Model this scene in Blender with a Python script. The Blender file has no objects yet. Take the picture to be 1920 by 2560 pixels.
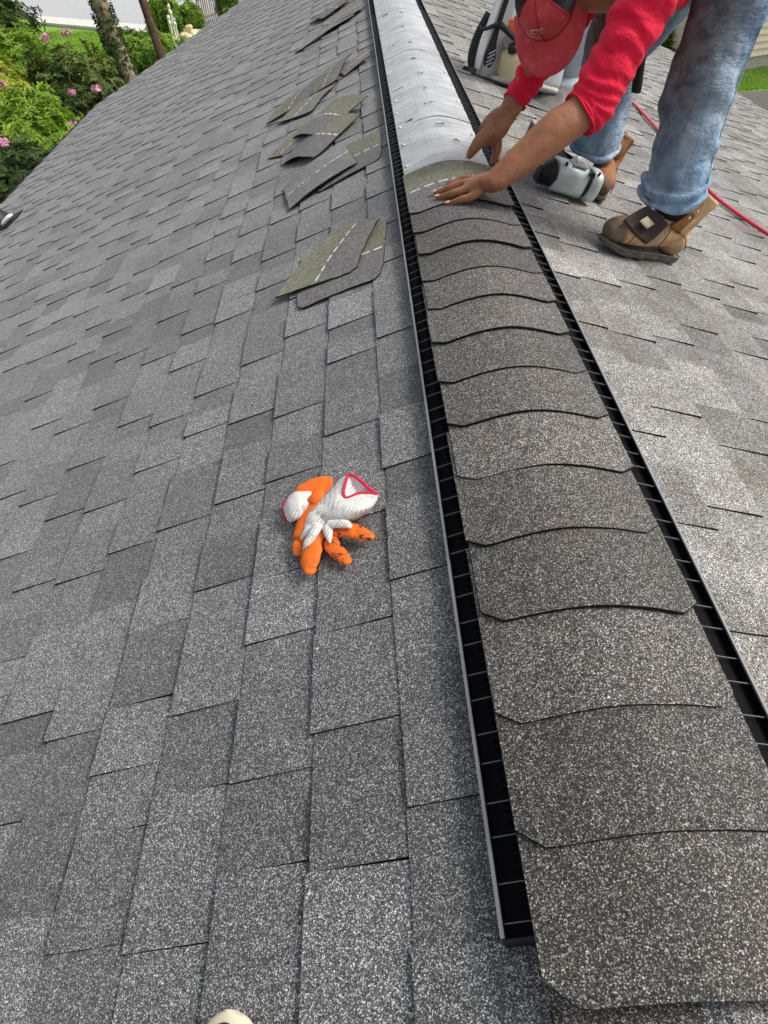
import bpy, bmesh, math, random
import numpy as np
from mathutils import Vector, Matrix, noise as mnoise

# ------------------------------------------------------------------ camera, world, sun, exposure
SC = bpy.context.scene
COL = SC.collection
R = math.radians
rng = random.Random(7)
nrng = np.random.RandomState(11)

CAM = np.array([-.2909, 0.0, .7821])
CM = np.array([[0.99791167, -0.06417495, -0.00733953],
               [-0.04128306, -0.72104871, 0.69165343],
               [-0.04967899, -0.68990604, -0.72219226]])      # world <- camera (right, down, forward)
cam_data = bpy.data.cameras.new("camera")
cam = bpy.data.objects.new("camera", cam_data)
COL.objects.link(cam)
cam.matrix_world = Matrix(((CM[0, 0], -CM[0, 1], -CM[0, 2], CAM[0]),
                           (CM[1, 0], -CM[1, 1], -CM[1, 2], CAM[1]),
                           (CM[2, 0], -CM[2, 1], -CM[2, 2], CAM[2]), (0, 0, 0, 1)))
cam_data.sensor_fit = 'VERTICAL'
cam_data.sensor_height = 36.0
cam_data.lens = 22.5
cam_data.clip_start = 0.02
cam_data.clip_end = 600
SC.camera = cam

SUN_EL, SUN_AZ = R(50), R(84)                                  # azimuth from +Y towards +X
world = bpy.data.worlds.new("World")
SC.world = world
world.use_nodes = True
wn = world.node_tree
bg = wn.nodes.get("Background") or wn.nodes.new("ShaderNodeBackground")
sky = wn.nodes.new("ShaderNodeTexSky")
sky.sky_type = 'NISHITA'
sky.sun_disc = False
sky.sun_elevation = SUN_EL
sky.sun_rotation = SUN_AZ
sky.air_density = 1.0
sky.dust_density = 4.0
sky.ozone_density = 0.6
hs_ = wn.nodes.new("ShaderNodeHueSaturation")                  # thin high cloud: the blue is washed out
hs_.inputs["Saturation"].default_value = .38
wn.links.new(sky.outputs[0], hs_.inputs["Color"])
wn.links.new(hs_.outputs[0], bg.inputs[0])
bg.inputs[1].default_value = 0.14

sun_data = bpy.data.lights.new("sun", 'SUN')
sun_data.energy = 1.6
sun_data.angle = R(13)
sun_data.color = (1.0, 0.95, 0.87)
sun = bpy.data.objects.new("sun", sun_data)
COL.objects.link(sun)
sd = Vector((math.sin(SUN_AZ) * math.cos(SUN_EL), math.cos(SUN_AZ) * math.cos(SUN_EL), math.sin(SUN_EL)))
sun.rotation_euler = sd.to_track_quat('Z', 'Y').to_euler()
sun.location = (6, 6, 12)

SC.view_settings.view_transform = 'Standard'
SC.view_settings.look = 'None'
SC.view_settings.exposure = 0.34
SC.view_settings.gamma = 1.0
SC.view_settings.use_curve_mapping = False

# ------------------------------------------------------------------ helpers
P = R(20.55)
CP, SP, TP = math.cos(P), math.sin(P), math.tan(P)
GZ = -4.2                                                      # ground level


def RL(u, y, h=0.0):
    return Vector((-u * CP - h * SP, y, -u * SP + h * CP))


def RR(u, y, h=0.0):
    return Vector((u * CP + h * SP, y, -u * SP + h * CP))


def xl(x, y, h=0.0):                                           # a spot on the left slope from its plan position
    return RL(-x / CP, y, h)


def xr(x, y, h=0.0):
    return RR(x / CP, y, h)


def tag(o, label=None, cat=None, group=None, kind=None):
    if label: o['label'] = label
    if cat: o['category'] = cat
    if group: o['group'] = group
    if kind: o['kind'] = kind
    return o


def link(name, me, parent=None):
    o = bpy.data.objects.new(name, me)
    COL.objects.link(o)
    if parent is not None:
        o.parent = parent
        o.matrix_parent_inverse = parent_inv(parent)
    return o


def world_of(o):
    m = o.matrix_basis.copy()
    p = o
    while p.parent is not None:
        m = p.parent.matrix_basis @ p.matrix_parent_inverse @ m
        p = p.parent
    return m


def parent_inv(parent):
    return world_of(parent).inverted()


def empty(name, loc):
    o = bpy.data.objects.new(name, None)
    COL.objects.link(o)
    o.location = loc
    o.empty_display_size = 0.1
    return o


def mesh(name, verts, faces, mat, parent=None, smooth=False, uvs=None, slots=None, cols=None):
    me = bpy.data.meshes.new(name)
    me.from_pydata([tuple(v) for v in verts], [], [tuple(f) for f in faces])
    mats = mat if isinstance(mat, (list, tuple)) else [mat]
    for m in mats:
        if m: me.materials.append(m)
    if slots is not None:
        me.polygons.foreach_set("material_index", list(slots))
    if smooth:
        me.polygons.foreach_set("use_smooth", [True] * len(me.polygons) if slots is None else [q == 0 for q in slots])
    if uvs is not None:
        ul = me.uv_layers.new(name="UVMap")
        li = np.empty(len(me.loops), dtype=np.int32)
        me.loops.foreach_get("vertex_index", li)
        ul.data.foreach_set("uv", np.asarray(uvs, dtype=np.float32)[li].ravel())
    if cols is not None:
        a = me.attributes.new("tone", 'FLOAT', 'POINT')
        a.data.foreach_set("value", np.asarray(cols, dtype=np.float32))
    if slots is not None and smooth:
        bm = bmesh.new(); bm.from_mesh(me)
        ed = [e for e in bm.edges if len({f.material_index == 0 for f in e.link_faces}) > 1]
        bmesh.ops.split_edges(bm, edges=ed)
        bm.to_mesh(me); bm.free()
    me.update()
    return link(name, me, parent)


class MB:
    """collects simple solids for one mesh"""
    def __init__(s):
        s.v, s.f = [], []

    def add(s, v, f):
        n = len(s.v)
        s.v += [tuple(p) for p in v]
        s.f += [tuple(i + n for i in q) for q in f]
        return s

    def box(s, c, d, m=None):
        """centre, full sizes, optional 3x3 axes (columns)"""
        c = Vector(c)
        m = m or Matrix.Identity(3)
        v = []
        for z in (-.5, .5):
            for y in (-.5, .5):
                for x in (-.5, .5):
                    v.append(c + m @ Vector((x * d[0], y * d[1], z * d[2])))
        return s.add(v, [(0, 2, 3, 1), (4, 5, 7, 6), (0, 1, 5, 4), (2, 6, 7, 3), (0, 4, 6, 2), (1, 3, 7, 5)])

    def tube(s, pts, rad, n=12, up=(0, 0, 1), closed=False, res=1, disp=None, caps=True):
        v, f = sweep_data(pts, rad, n, up, closed, res, disp, caps)
        return s.add(v, f)

    def build(s, name, mat, parent=None, smooth=False):
        return mesh(name, s.v, s.f, mat, parent, smooth)


def catmull(P_, res, closed=False):
    P_ = [np.asarray(p, float) for p in P_]
    n = len(P_)
    if res <= 1:
        return [p for p in P_]
    out = []
    segs = n if closed else n - 1
    for i in range(segs):
        if closed:
            a, b, c, d = P_[(i - 1) % n], P_[i], P_[(i + 1) % n], P_[(i + 2) % n]
        else:
            b, c = P_[i], P_[i + 1]
            a = P_[i - 1] if i > 0 else 2 * b - c
            d = P_[i + 2] if i + 2 < n else 2 * c - b
        for k in range(res):
            t = k / res
            out.append(.5 * ((2 * b) + (c - a) * t + (2 * a - 5 * b + 4 * c - d) * t * t + (3 * b - a - 3 * c + d) * t ** 3))
    if not closed:
        out.append(P_[-1])
    return out


def sweep_data(pts, rad, n=12, up=(0, 0, 1), closed=False, res=1, disp=None, caps=True):
    m = len(pts)
    rr = [(r, r) if not hasattr(r, '__len__') else tuple(r) for r in (rad if hasattr(rad, '__len__') else [rad] * m)]
    full = [list(Vector(p)) + list(r) for p, r in zip(pts, rr)]
    full = catmull(full, res, closed)
    C = [np.array(q[:3]) for q in full]
    V, F = [], []
    L = len(C)
    up = np.array(up, float)
    for i in range(L):
        a = C[(i - 1) % L] if (closed or i > 0) else C[0]
        b = C[(i + 1) % L] if (closed or i < L - 1) else C[-1]
        t = b - a
        t = t / (np.linalg.norm(t) + 1e-9)
        sd_ = np.cross(t, up)
        if np.linalg.norm(sd_) < 1e-4:
            sd_ = np.cross(t, np.array([1., .3, 0]))
        sd_ /= np.linalg.norm(sd_)
        uv = np.cross(sd_, t)
        for k in range(n):
            th = 2 * math.pi * k / n
            o = sd_ * (full[i][3] * math.cos(th)) + uv * (full[i][4] * math.sin(th))
            p = C[i] + o
            if disp:
                p = p + o / (np.linalg.norm(o) + 1e-9) * disp(p, i / max(1, L - 1), th)
            V.append(p)
    for i in range(L if closed else L - 1):
        j = (i + 1) % L
        for k in range(n):
            q = (k + 1) % n
            F.append((i * n + k, i * n + q, j * n + q, j * n + k))
    if caps and not closed:
        F.append(tuple(range(n - 1, -1, -1)))
        F.append(tuple((L - 1) * n + k for k in range(n)))
    return V, F


def ellipsoid_data(c, r, m=None, nu=16, nv=10):
    c = Vector(c)
    m = m or Matrix.Identity(3)
    V = [c + m @ Vector((0, 0, r[2]))]
    for i in range(1, nv):
        a = math.pi * i / nv
        for k in range(nu):
            b = 2 * math.pi * k / nu
            V.append(c + m @ Vector((r[0] * math.sin(a) * math.cos(b), r[1] * math.sin(a) * math.sin(b), r[2] * math.cos(a))))
    V.append(c + m @ Vector((0, 0, -r[2])))
    F = [(0, 1 + k, 1 + (k + 1) % nu) for k in range(nu)]
    for i in range(nv - 2):
        for k in range(nu):
            q = (k + 1) % nu
            a = 1 + i * nu
            F.append((a + k, a + nu + k, a + nu + q, a + q))
    e = len(V) - 1
    a = 1 + (nv - 2) * nu
    F += [(a + (k + 1) % nu, a + k, e) for k in range(nu)]
    return V, F


def frame(fwd, up):
    f = Vector(fwd).normalized()
    s = f.cross(Vector(up)).normalized()
    u = s.cross(f)
    return f, s, u


def remeshed(mb, name, mat, voxel, parent=None, smooth_it=4, colour=None):
    """one continuous skin round everything collected in mb"""
    me = bpy.data.meshes.new(name + "_src")
    me.from_pydata(mb.v, [], mb.f)
    ob = bpy.data.objects.new(name + "_src", me)
    COL.objects.link(ob)
    md = ob.modifiers.new("r", 'REMESH')
    md.mode = 'VOXEL'
    md.voxel_size = voxel
    if smooth_it:
        ms = ob.modifiers.new("s", 'SMOOTH')
        ms.iterations = smooth_it
        ms.factor = .5
    dg = bpy.context.evaluated_depsgraph_get()
    out = bpy.data.meshes.new_from_object(ob.evaluated_get(dg))
    bpy.data.objects.remove(ob)
    bpy.data.meshes.remove(me)
    out.name = name
    out.materials.clear()
    out.materials.append(mat)
    out.polygons.foreach_set("use_smooth", [True] * len(out.polygons))
    if colour:
        n = len(out.vertices)
        co = np.empty(n * 3, np.float32); out.vertices.foreach_get("co", co)
        no = np.empty(n * 3, np.float32); out.vertex_normals.foreach_get("vector", no)
        a = out.attributes.new("tone", 'FLOAT', 'POINT')
        a.data.foreach_set("value", np.asarray(colour(co.reshape(-1, 3), no.reshape(-1, 3)), np.float32))
    return link(name, out, parent)


# ------------------------------------------------------------------ materials
class NT:
    def __init__(s, name):
        s.m = bpy.data.materials.new(name)
        s.m.use_nodes = True
        s.t = s.m.node_tree
        s.b = s.t.nodes.get("Principled BSDF")

    def n(s, typ, **kw):
        nd = s.t.nodes.new("ShaderNode" + typ)
        for k, v in kw.items():
            setattr(nd, k, v)
        return nd

    def l(s, a, b):
        s.t.links.new(a, b)

    def pos(s):
        return s.n("NewGeometry").outputs["Position"]

    def mapped(s, vec, scale):
        mp = s.n("Mapping")
        mp.inputs["Scale"].default_value = scale if hasattr(scale, '__len__') else (scale,) * 3
        s.l(vec, mp.inputs["Vector"])
        return mp.outputs[0]

    def noise(s, vec, scale, detail=3, rough=.55):
        nd = s.n("TexNoise")
        nd.inputs["Scale"].default_value = scale
        nd.inputs["Detail"].default_value = detail
        nd.inputs["Roughness"].default_value = rough
        s.l(vec, nd.inputs["Vector"])
        return nd.outputs["Fac"]

    def voro(s, vec, scale, out="Color", feature='F1'):
        nd = s.n("TexVoronoi", feature=feature)
        nd.inputs["Scale"].default_value = scale
        s.l(vec, nd.inputs["Vector"])
        return nd.outputs[out]

    def ramp(s, fac, stops, interp='LINEAR'):
        nd = s.n("ValToRGB")
        cr = nd.color_ramp
        cr.interpolation = interp
        while len(cr.elements) < len(stops):
            cr.elements.new(.5)
        for e, (p, c) in zip(cr.elements, stops):
            e.position = p
            c = (c, c, c) if not hasattr(c, '__len__') else c
            e.color = (*c, 1)
        s.l(fac, nd.inputs[0])
        return nd.outputs[0]

    def mix(s, fac, a, b, typ='MIX'):
        nd = s.n("Mix", data_type='RGBA', blend_type=typ)
        for sock, v in ((nd.inputs[0], fac), (nd.inputs[6], a), (nd.inputs[7], b)):
            if hasattr(v, 'is_output') or isinstance(v, bpy.types.NodeSocket):
                s.l(v, sock)
            elif hasattr(v, '__len__'):
                sock.default_value = (*v, 1) if len(v) == 3 else v
            else:
                sock.default_value = v
        return nd.outputs[2]

    def math(s, op, a, b=None, clamp=False):
        nd = s.n("Math", operation=op, use_clamp=clamp)
        for sock, v in ((nd.inputs[0], a), (nd.inputs[1], b)):
            if v is None: continue
            if isinstance(v, bpy.types.NodeSocket): s.l(v, sock)
            else: sock.default_value = v
        return nd.outputs[0]

    def attr(s, name):
        nd = s.n("Attribute", attribute_name=name)
        return nd.outputs["Fac"]

    def bump(s, h, strength=.3, dist=.002):
        nd = s.n("Bump")
        nd.inputs["Strength"].default_value = strength
        nd.inputs["Distance"].default_value = dist
        s.l(h, nd.inputs["Height"])
        s.l(nd.outputs[0], s.b.inputs["Normal"])

    def col(s, c):
        if isinstance(c, bpy.types.NodeSocket): s.l(c, s.b.inputs["Base Color"])
        else: s.b.inputs["Base Color"].default_value = (*c, 1)

    def rough(s, r, spec=None, metal=None):
        if isinstance(r, bpy.types.NodeSocket): s.l(r, s.b.inputs["Roughness"])
        else: s.b.inputs["Roughness"].default_value = r
        if spec is not None: s.b.inputs["Specular IOR Level"].default_value = spec
        if metal is not None: s.b.inputs["Metallic"].default_value = metal


def simple(name, c, rough=.6, spec=.4, metal=0, var=.18, scale=30, bump=0.0, bscale=None):
    t = NT(name)
    p = t.pos()
    nz = t.noise(p, scale, 5, .6)
    t.col(t.mix(nz, tuple(x * (1 - var) for x in c), tuple(min(1, x * (1 + var)) for x in c)))
    t.rough(rough, spec, metal)
    if bump:
        t.bump(t.noise(p, bscale or scale * 4, 4), bump, .002)
    return t.m


def granules(name, dark, mid, light, tone='object', scale=760, warm=(1, 1, 1), patch=.25, cover=(.30, .62, .90), zones=None, tint=None, sheen=.04):
    """mineral granules pressed into asphalt: one random colour for every grain"""
    t = NT(name)
    p = t.pos()
    v = t.voro(p, scale, "Color")
    sep = t.n("SeparateColor")
    t.l(v, sep.inputs[0])
    c = t.ramp(sep.outputs[0], [(0, dark), (cover[0], tuple(.55 * x for x in mid)), (cover[1], mid), (cover[2], tuple(.5 * (a + b) for a, b in zip(mid, light))), (1, light)])
    # clumps of grains, seen further off
    n2 = t.noise(p, 250, 4, .75)
    c = t.mix(1.0, c, t.ramp(n2, [(.30, .50), (.5, 1.0), (.70, 1.5)]), 'MULTIPLY')
    n5 = t.noise(p, 42, 3, .8)
    c = t.mix(1.0, c, t.ramp(n5, [(.3, .80), (.7, 1.22)]), 'MULTIPLY')
    n3 = t.noise(p, 3.1, 4, .6)
    c = t.mix(1.0, c, t.ramp(n3, [(.3, 1 - patch), (.7, 1 + patch)]), 'MULTIPLY')
    if tint:
        n4 = t.noise(p, 7.5, 4, .65)
        c = t.mix(t.ramp(n4, [(.42, 0.0), (.68, 1.0)]), c, t.mix(1.0, c, tint, 'MULTIPLY'))
    if zones:
        uv = t.n("UVMap").outputs[0]
        sx = t.n("SeparateXYZ")
        t.l(uv, sx.inputs[0])
        half = t.math('GREATER_THAN', sx.outputs[1], zones['split'])
        c = t.mix(half, c, t.mix(1.0, c, zones['olive'], 'MULTIPLY'))
        line = t.math('LESS_THAN', t.math('ABSOLUTE', t.math('SUBTRACT', sx.outputs[1], zones['split'] - .02)), .012)
        dash = t.math('GREATER_THAN', t.math('FRACT', t.math('MULTIPLY', sx.outputs[0], zones['dashes'])), .32)
        wear = t.math('GREATER_THAN', t.noise(p, 60, 2), zones.get('wear', .40))
        c = t.mix(t.math('MULTIPLY', t.math('MULTIPLY', line, dash), wear), c, (.78, .78, .75))
    if tone == 'object':
        oi = t.n("ObjectInfo")
        c = t.mix(1.0, c, oi.outputs["Color"], 'MULTIPLY')
    elif tone == 'attr':
        c = t.mix(1.0, c, t.n("Attribute", attribute_name="tone").outputs["Fac"], 'MULTIPLY')
    t.col(c)
    t.rough(.80, .35)
    t.b.inputs["Sheen Weight"].default_value = sheen                # grains scatter at a low angle
    t.b.inputs["Sheen Roughness"].default_value = .55
    t.bump(sep.outputs[1], .55, .0012)
    return t.m


LEFT_G = dict(dark=(.010, .010, .011), mid=(.115, .117, .118), light=(.74, .74, .725), patch=.12, cover=(.34, .70, .93), sheen=.20)
RIGHT_G = dict(dark=(.016, .016, .015), mid=(.185, .181, .173), light=(.90, .895, .87), patch=.20, cover=(.28, .60, .88), tint=(.80, .74, .66))
M = {}
M['shingle_left'] = granules("shingle_left", **LEFT_G)
M['shingle_left_far'] = granules("shingle_left_far", tone='attr', **LEFT_G)
M['shingle_right'] = granules("shingle_right", **RIGHT_G)
M['shingle_right_far'] = granules("shingle_right_far", tone='attr', **RIGHT_G)
M['cap'] = granules("cap_granules", (.008, .008, .008), (.080, .078, .075), (.64, .62, .585), patch=.14, cover=(.34, .72, .94), tint=(1.03, .97, .90))
M['cap_loose'] = granules("cap_loose", (.03, .03, .03), (.150, .147, .143), (.46, .45, .43), patch=.16,
                          zones=dict(split=.52, olive=(1.18, 1.17, .86), dashes=7.2, wear=.36))
M['cap_under'] = granules("cap_under", (.08, .08, .08), (.17, .17, .17), (.32, .32, .32), patch=.2, scale=700,
                          zones=dict(split=.55, olive=(1.15, 1.15, 1.12), dashes=9, wear=.48))
M['asphalt_edge'] = simple("asphalt_edge", (.012, .012, .012), .8, .2)
M['black_plastic'] = simple("black_plastic", (.010, .010, .012), .42, .35, var=.3)
M['slot_black'] = simple("slot_black", (.004, .004, .005), .7, .1)
M['grey_rim'] = simple("grey_rim", (.34, .35, .36), .5, .5, var=.25, scale=12)
M['rib_grey'] = simple("rib_grey", (.17, .17, .17), .5)
M['rim_pale'] = simple("rim_pale", (.24, .245, .245), .33, .5, var=.2, scale=6)
M['deck'] = simple("deck", (.02, .02, .02), .9, .1)


def vent_cover_mat():
    t = NT("vent_sheet")
    p = t.pos()
    w = t.noise(t.mapped(p, (2.2, 17, 4)), 1.0, 4, .55)
    blot = t.noise(t.mapped(p, (6, 9, 6)), 1.0, 5, .6)
    c = t.ramp(blot, [(.25, (.37, .39, .395)), (.5, (.50, .52, .525)), (.75, (.62, .64, .635))])
    sx = t.n("SeparateXYZ"); t.l(p, sx.inputs[0])
    gx = t.math('LESS_THAN', t.math('FRACT', t.math('MULTIPLY', t.math('ADD', sx.outputs[0], 5.013), 19)), .045)
    gy = t.math('LESS_THAN', t.math('FRACT', t.math('MULTIPLY', sx.outputs[1], 9.7)), .03)
    scf = t.noise(t.mapped(p, (9, 34, 9)), 1.0, 6, .7)
    c = t.mix(t.ramp(scf, [(.52, 0.0), (.72, .75)]), c, (.16, .175, .18))
    grid = t.math('MULTIPLY', t.math('MAXIMUM', gx, gy), .35)
    c = t.mix(grid, c, (.22, .24, .25))
    t.col(c)
    t.rough(t.math('ADD', t.math('MULTIPLY', blot, .35), .28), .5, .15)
    t.bump(w, .55, .012)
    return t.m


M['vent_cover'] = vent_cover_mat()
M['print_ink'] = simple("print_ink", (.03, .035, .04), .6, .2)
M['nail'] = simple("galvanised", (.72, .74, .74), .35, .5, .6)


def skin_mat():
    t = NT("skin")
    p = t.pos()
    a = t.noise(p, 9, 4, .6)
    b = t.noise(p, 55, 4, .7)
    c = t.ramp(a, [(.3, (.27, .105, .050)), (.55, (.36, .150, .072)), (.75, (.43, .20, .105))])
    c = t.mix(t.ramp(b, [(.5, 0.0), (.8, .35)]), c, (.22, .09, .052))
    t.col(c)
    t.rough(.48, .45)
    t.b.inputs["Subsurface Weight"].default_value = .08
    t.b.inputs["Subsurface Radius"].default_value = (.01, .004, .002)
    ve = t.noise(p, 34, 3, .55)
    t.bump(t.math('ADD', ve, t.math('MULTIPLY', t.noise(p, 320, 3), .12)), .55, .006)
    return t.m


def cloth_mat(name, c, weave=900, var=.2, stain=None, rough=.85, tone=None, folds=(14, 14, 14)):
    t = NT(name)
    p = t.pos()
    a = t.noise(p, 14, 5, .6)
    col = t.mix(a, tuple(x * (1 - var) for x in c), tuple(min(1, x * (1 + var)) for x in c))
    if stain:
        s = t.noise(p, stain[1], 5, .65)
        col = t.mix(t.ramp(s, [(stain[2], 0.0), (stain[2] + .16, 1.0)]), col, stain[0])
    if tone:
        at = t.attr("tone")
        n_ = t.noise(p, 20, 5, .7)
        f = t.math('ADD', at, t.math('MULTIPLY', t.math('SUBTRACT', n_, .5), .9), clamp=True)
        col = t.mix(t.math('MULTIPLY', f, tone[1]), col, tone[0])
    t.col(col)
    t.rough(rough, .2)
    t.b.inputs["Sheen Weight"].default_value = .1
    fo = t.noise(t.mapped(p, folds), 1.0, 4, .6)
    t.bump(t.math('ADD', fo, t.math('MULTIPLY', t.noise(p, weave, 2), .04)), .6, .014)
    return t.m


def denim_mat():
    t = NT("denim")
    p = t.pos()
    w = t.noise(t.mapped(p, (900, 900, 260)), 1.0, 2)
    a = t.noise(t.mapped(p, (13, 13, 6)), 1.0, 5, .65)
    c = t.ramp(a, [(.3, (.10, .17, .28)), (.50, (.25, .37, .52)), (.70, (.55, .66, .76))])
    c = t.mix(1.0, c, t.ramp(w, [(.3, .72), (.7, 1.25)]), 'MULTIPLY')
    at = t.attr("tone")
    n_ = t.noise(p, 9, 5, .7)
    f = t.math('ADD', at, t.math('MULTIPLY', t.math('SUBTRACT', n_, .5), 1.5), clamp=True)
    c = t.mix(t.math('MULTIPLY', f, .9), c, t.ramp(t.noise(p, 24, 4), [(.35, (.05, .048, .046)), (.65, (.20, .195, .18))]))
    t.col(c)
    t.rough(.85, .2)
    fo = t.noise(t.mapped(p, (16, 16, 34)), 1.0, 5, .62)
    t.bump(t.math('ADD', t.math('MULTIPLY', fo, 1.0), t.math('MULTIPLY', w, .03)), .75, .022)
    return t.m


M['skin'] = skin_mat()
M['finger_nail'] = simple("finger_nail", (.72, .47, .36), .35, .5, var=.08)
M['lip'] = simple("lip", (.24, .07, .06), .5)
M['hair'] = simple("hair", (.012, .010, .009), .6, .3)
M['shirt'] = cloth_mat("red_jersey", (.80, .010, .050), var=.10, rough=.75, folds=(24, 13, 38))
M['cap_red'] = cloth_mat("cap_red", (.66, .075, .085), var=.10, weave=1400, tone=None, stain=((.74, .14, .14), 26, .52))
M['cap_seam'] = simple("cap_seam", (.44, .04, .05), .9, .1)
M['cap_mesh'] = cloth_mat("cap_mesh", (.022, .022, .024), var=.3, weave=500)
M['thread'] = simple("thread", (.72, .58, .56), .8)
M['denim'] = denim_mat()
M['sock'] = cloth_mat("sock", (.012, .012, .014))


def leather_mat(name, c, dark, seam=(.45, .31, .18)):
    t = NT(name)
    p = t.pos()
    a = t.noise(p, 22, 5, .65)
    col = t.ramp(a, [(.28, tuple(x * .5 for x in c)), (.5, c), (.72, tuple(min(1, x * 1.35) for x in c))])
    b = t.noise(p, 11, 4, .6)
    col = t.mix(t.ramp(b, [(.52, 0.0), (.66, .85)]), col, dark)
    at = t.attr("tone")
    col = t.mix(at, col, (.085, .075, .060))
    t.col(col)
    t.rough(.7, .3)
    t.bump(t.noise(p, 160, 4), .35, .0015)
    return t.m


M['boot'] = leather_mat("boot_leather", (.74, .47, .245), (.30, .19, .115))
M['boot_dark'] = leather_mat("boot_leather_dark", (.30, .125, .045), (.075, .032, .016))
M['sole'] = simple("boot_sole", (.15, .14, .115), .85, .2, var=.5, scale=60, bump=.5)
M['tongue'] = cloth_mat("tongue_suede", (.052, .036, .030), var=.15)
M['tan_label'] = simple("tan_label", (.52, .44, .31), .7, var=.3, scale=90)
M['steel'] = simple("gun_aluminium", (.60, .68, .66), .38, .5, .3, var=.15, scale=25, bump=.1)
M['gun_black'] = simple("gun_black", (.012, .012, .013), .45, .4, var=.4)
M['label_red'] = simple("label_red", (.55, .10, .10), .5)
M['gun_label'] = simple("gun_label", (.27, .29, .29), .5, .4, .1, var=.75, scale=160)
M['hose'] = simple("hose_red", (.74, .055, .10), .42, .5, var=.12)
M['pipe'] = simple("galvanised_pipe", (.44, .50, .54), .5, .45, .35, var=.12, scale=7, bump=.12, bscale=20)
M['lead'] = simple("lead_flashing", (.16, .155, .145), .55, .4, .3, var=.75, scale=16, bump=.9, bscale=26)
M['white_shell'] = simple("white_shell", (.84, .84, .82), .45, .5, var=.12, scale=10)
M['grimy_white'] = simple("grimy_white", (.48, .45, .39), .6, .4, var=.45, scale=18)
M['tank'] = simple("fuel_tank", (.62, .54, .31), .5, .45, var=.14, scale=8)
M['orange'] = simple("orange", (.80, .13, .03), .5)
M['glove_white'] = None
M['cream_rubber'] = simple("cream_rubber", (.76, .68, .50), .6, .4, var=.1, scale=60)
M['shoe_dark'] = simple("shoe_dark", (.03, .028, .035), .8)


def glove_knit():
    t = NT("glove_knit")
    p = t.pos()
    w = t.n("TexWave", wave_type='BANDS', bands_direction='X')
    w.inputs["Scale"].default_value = 52
    w.inputs["Distortion"].default_value = 2.6
    mp = t.n("Mapping")
    mp.inputs["Rotation"].default_value = (0, 0, R(38))
    t.l(p, mp.inputs["Vector"])
    t.l(mp.outputs[0], w.inputs["Vector"])
    a = t.noise(p, 45, 5, .65)
    c = t.mix(t.ramp(a, [(.50, 0.0), (.72, .85)]), (.88, .86, .81), (.42, .40, .36))
    c = t.mix(1.0, c, t.ramp(w.outputs[0], [(0, .76), (.45, 1.03)]), 'MULTIPLY')
    t.col(c)
    t.rough(.9, .15)
    t.bump(w.outputs[0], .6, .002)
    return t.m


def glove_rubber(name="glove_rubber", worn=.70):
    t = NT(name)
    p = t.pos()
    a = t.noise(p, 60, 5, .7)
    b = t.noise(p, 25, 3, .6)
    c = t.mix(b, (.82, .125, .008), (.93, .21, .020))
    c = t.mix(t.ramp(a, [(worn, 0.0), (worn + .05, 1.0)]), c, (.03, .025, .02))
    t.col(c)
    t.rough(.6, .35)
    t.bump(t.noise(p, 500, 3), .4, .0012)
    return t.m


M['glove_white'] = glove_knit()
M['glove_orange'] = glove_rubber()
M['glove_worn'] = glove_rubber("glove_rubber_worn", .54)
M['glove_hem'] = simple("glove_hem", (.72, .03, .07), .8, .2, var=.2, scale=400)
M['tar'] = simple("tar", (.015, .014, .014), .35, .5)


def ground_mat(name, a, b, s1, s2, rough=.9, c3=None):
    t = NT(name)
    p = t.pos()
    n1 = t.noise(p, s1, 6, .65)
    n2 = t.noise(p, s2, 4, .7)
    c = t.mix(n1, a, b)
    c = t.mix(1.0, c, t.ramp(n2, [(.25, .7), (.75, 1.3)]), 'MULTIPLY')
    t.col(c)
    t.rough(rough, .2)
    t.bump(n2, .5, .02)
    return t.m


M['lawn'] = ground_mat("lawn", (.15, .31, .032), (.26, .45, .06), .5, 9)
M['soil'] = ground_mat("soil", (.06, .05, .03), (.10, .10, .04), .7, 8)
M['road'] = ground_mat("road", (.40, .41, .42), (.52, .53, .53), .25, 14)
M['pave'] = ground_mat("pavement", (.62, .60, .54), (.75, .73, .66), .8, 10)
M['drive'] = ground_mat("driveway", (.12, .115, .10), (.17, .165, .15), .8, 14)
M['siding'] = simple("siding", (.72, .64, .47), .55, .4, var=.05, scale=3)
M['foundation'] = simple("foundation", (.42, .39, .33), .9, .2, var=.25, scale=12, bump=.4)


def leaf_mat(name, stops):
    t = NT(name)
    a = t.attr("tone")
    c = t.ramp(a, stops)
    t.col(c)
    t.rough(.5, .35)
    tr = t.n("BsdfTranslucent")
    t.l(c, tr.inputs[0])
    ms = t.n("MixShader")
    ms.inputs[0].default_value = .28
    out = [n for n in t.t.nodes if n.type == 'OUTPUT_MATERIAL'][0]
    t.l(t.b.outputs[0], ms.inputs[1])
    t.l(tr.outputs[0], ms.inputs[2])
    t.l(ms.outputs[0], out.inputs[0])
    return t.m


M['leaf'] = leaf_mat("leaf_mid", [(0, (.030, .075, .010)), (.5, (.13, .26, .026)), (.85, (.34, .50, .055)), (1, (.50, .50, .06))])
M['leaf_light'] = leaf_mat("leaf_light", [(0, (.05, .12, .012)), (.5, (.19, .34, .03)), (1, (.42, .56, .07))])
M['leaf_dark'] = leaf_mat("leaf_dark", [(0, (.018, .040, .010)), (.6, (.060, .11, .022)), (1, (.20, .24, .05))])
M['grass_blade'] = leaf_mat("grass_blade", [(0, (.15, .31, .03)), (1, (.40, .60, .09))])
M['petal'] = simple("petal", (.74, .36, .52), .6, .3, var=.25, scale=20)


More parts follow.
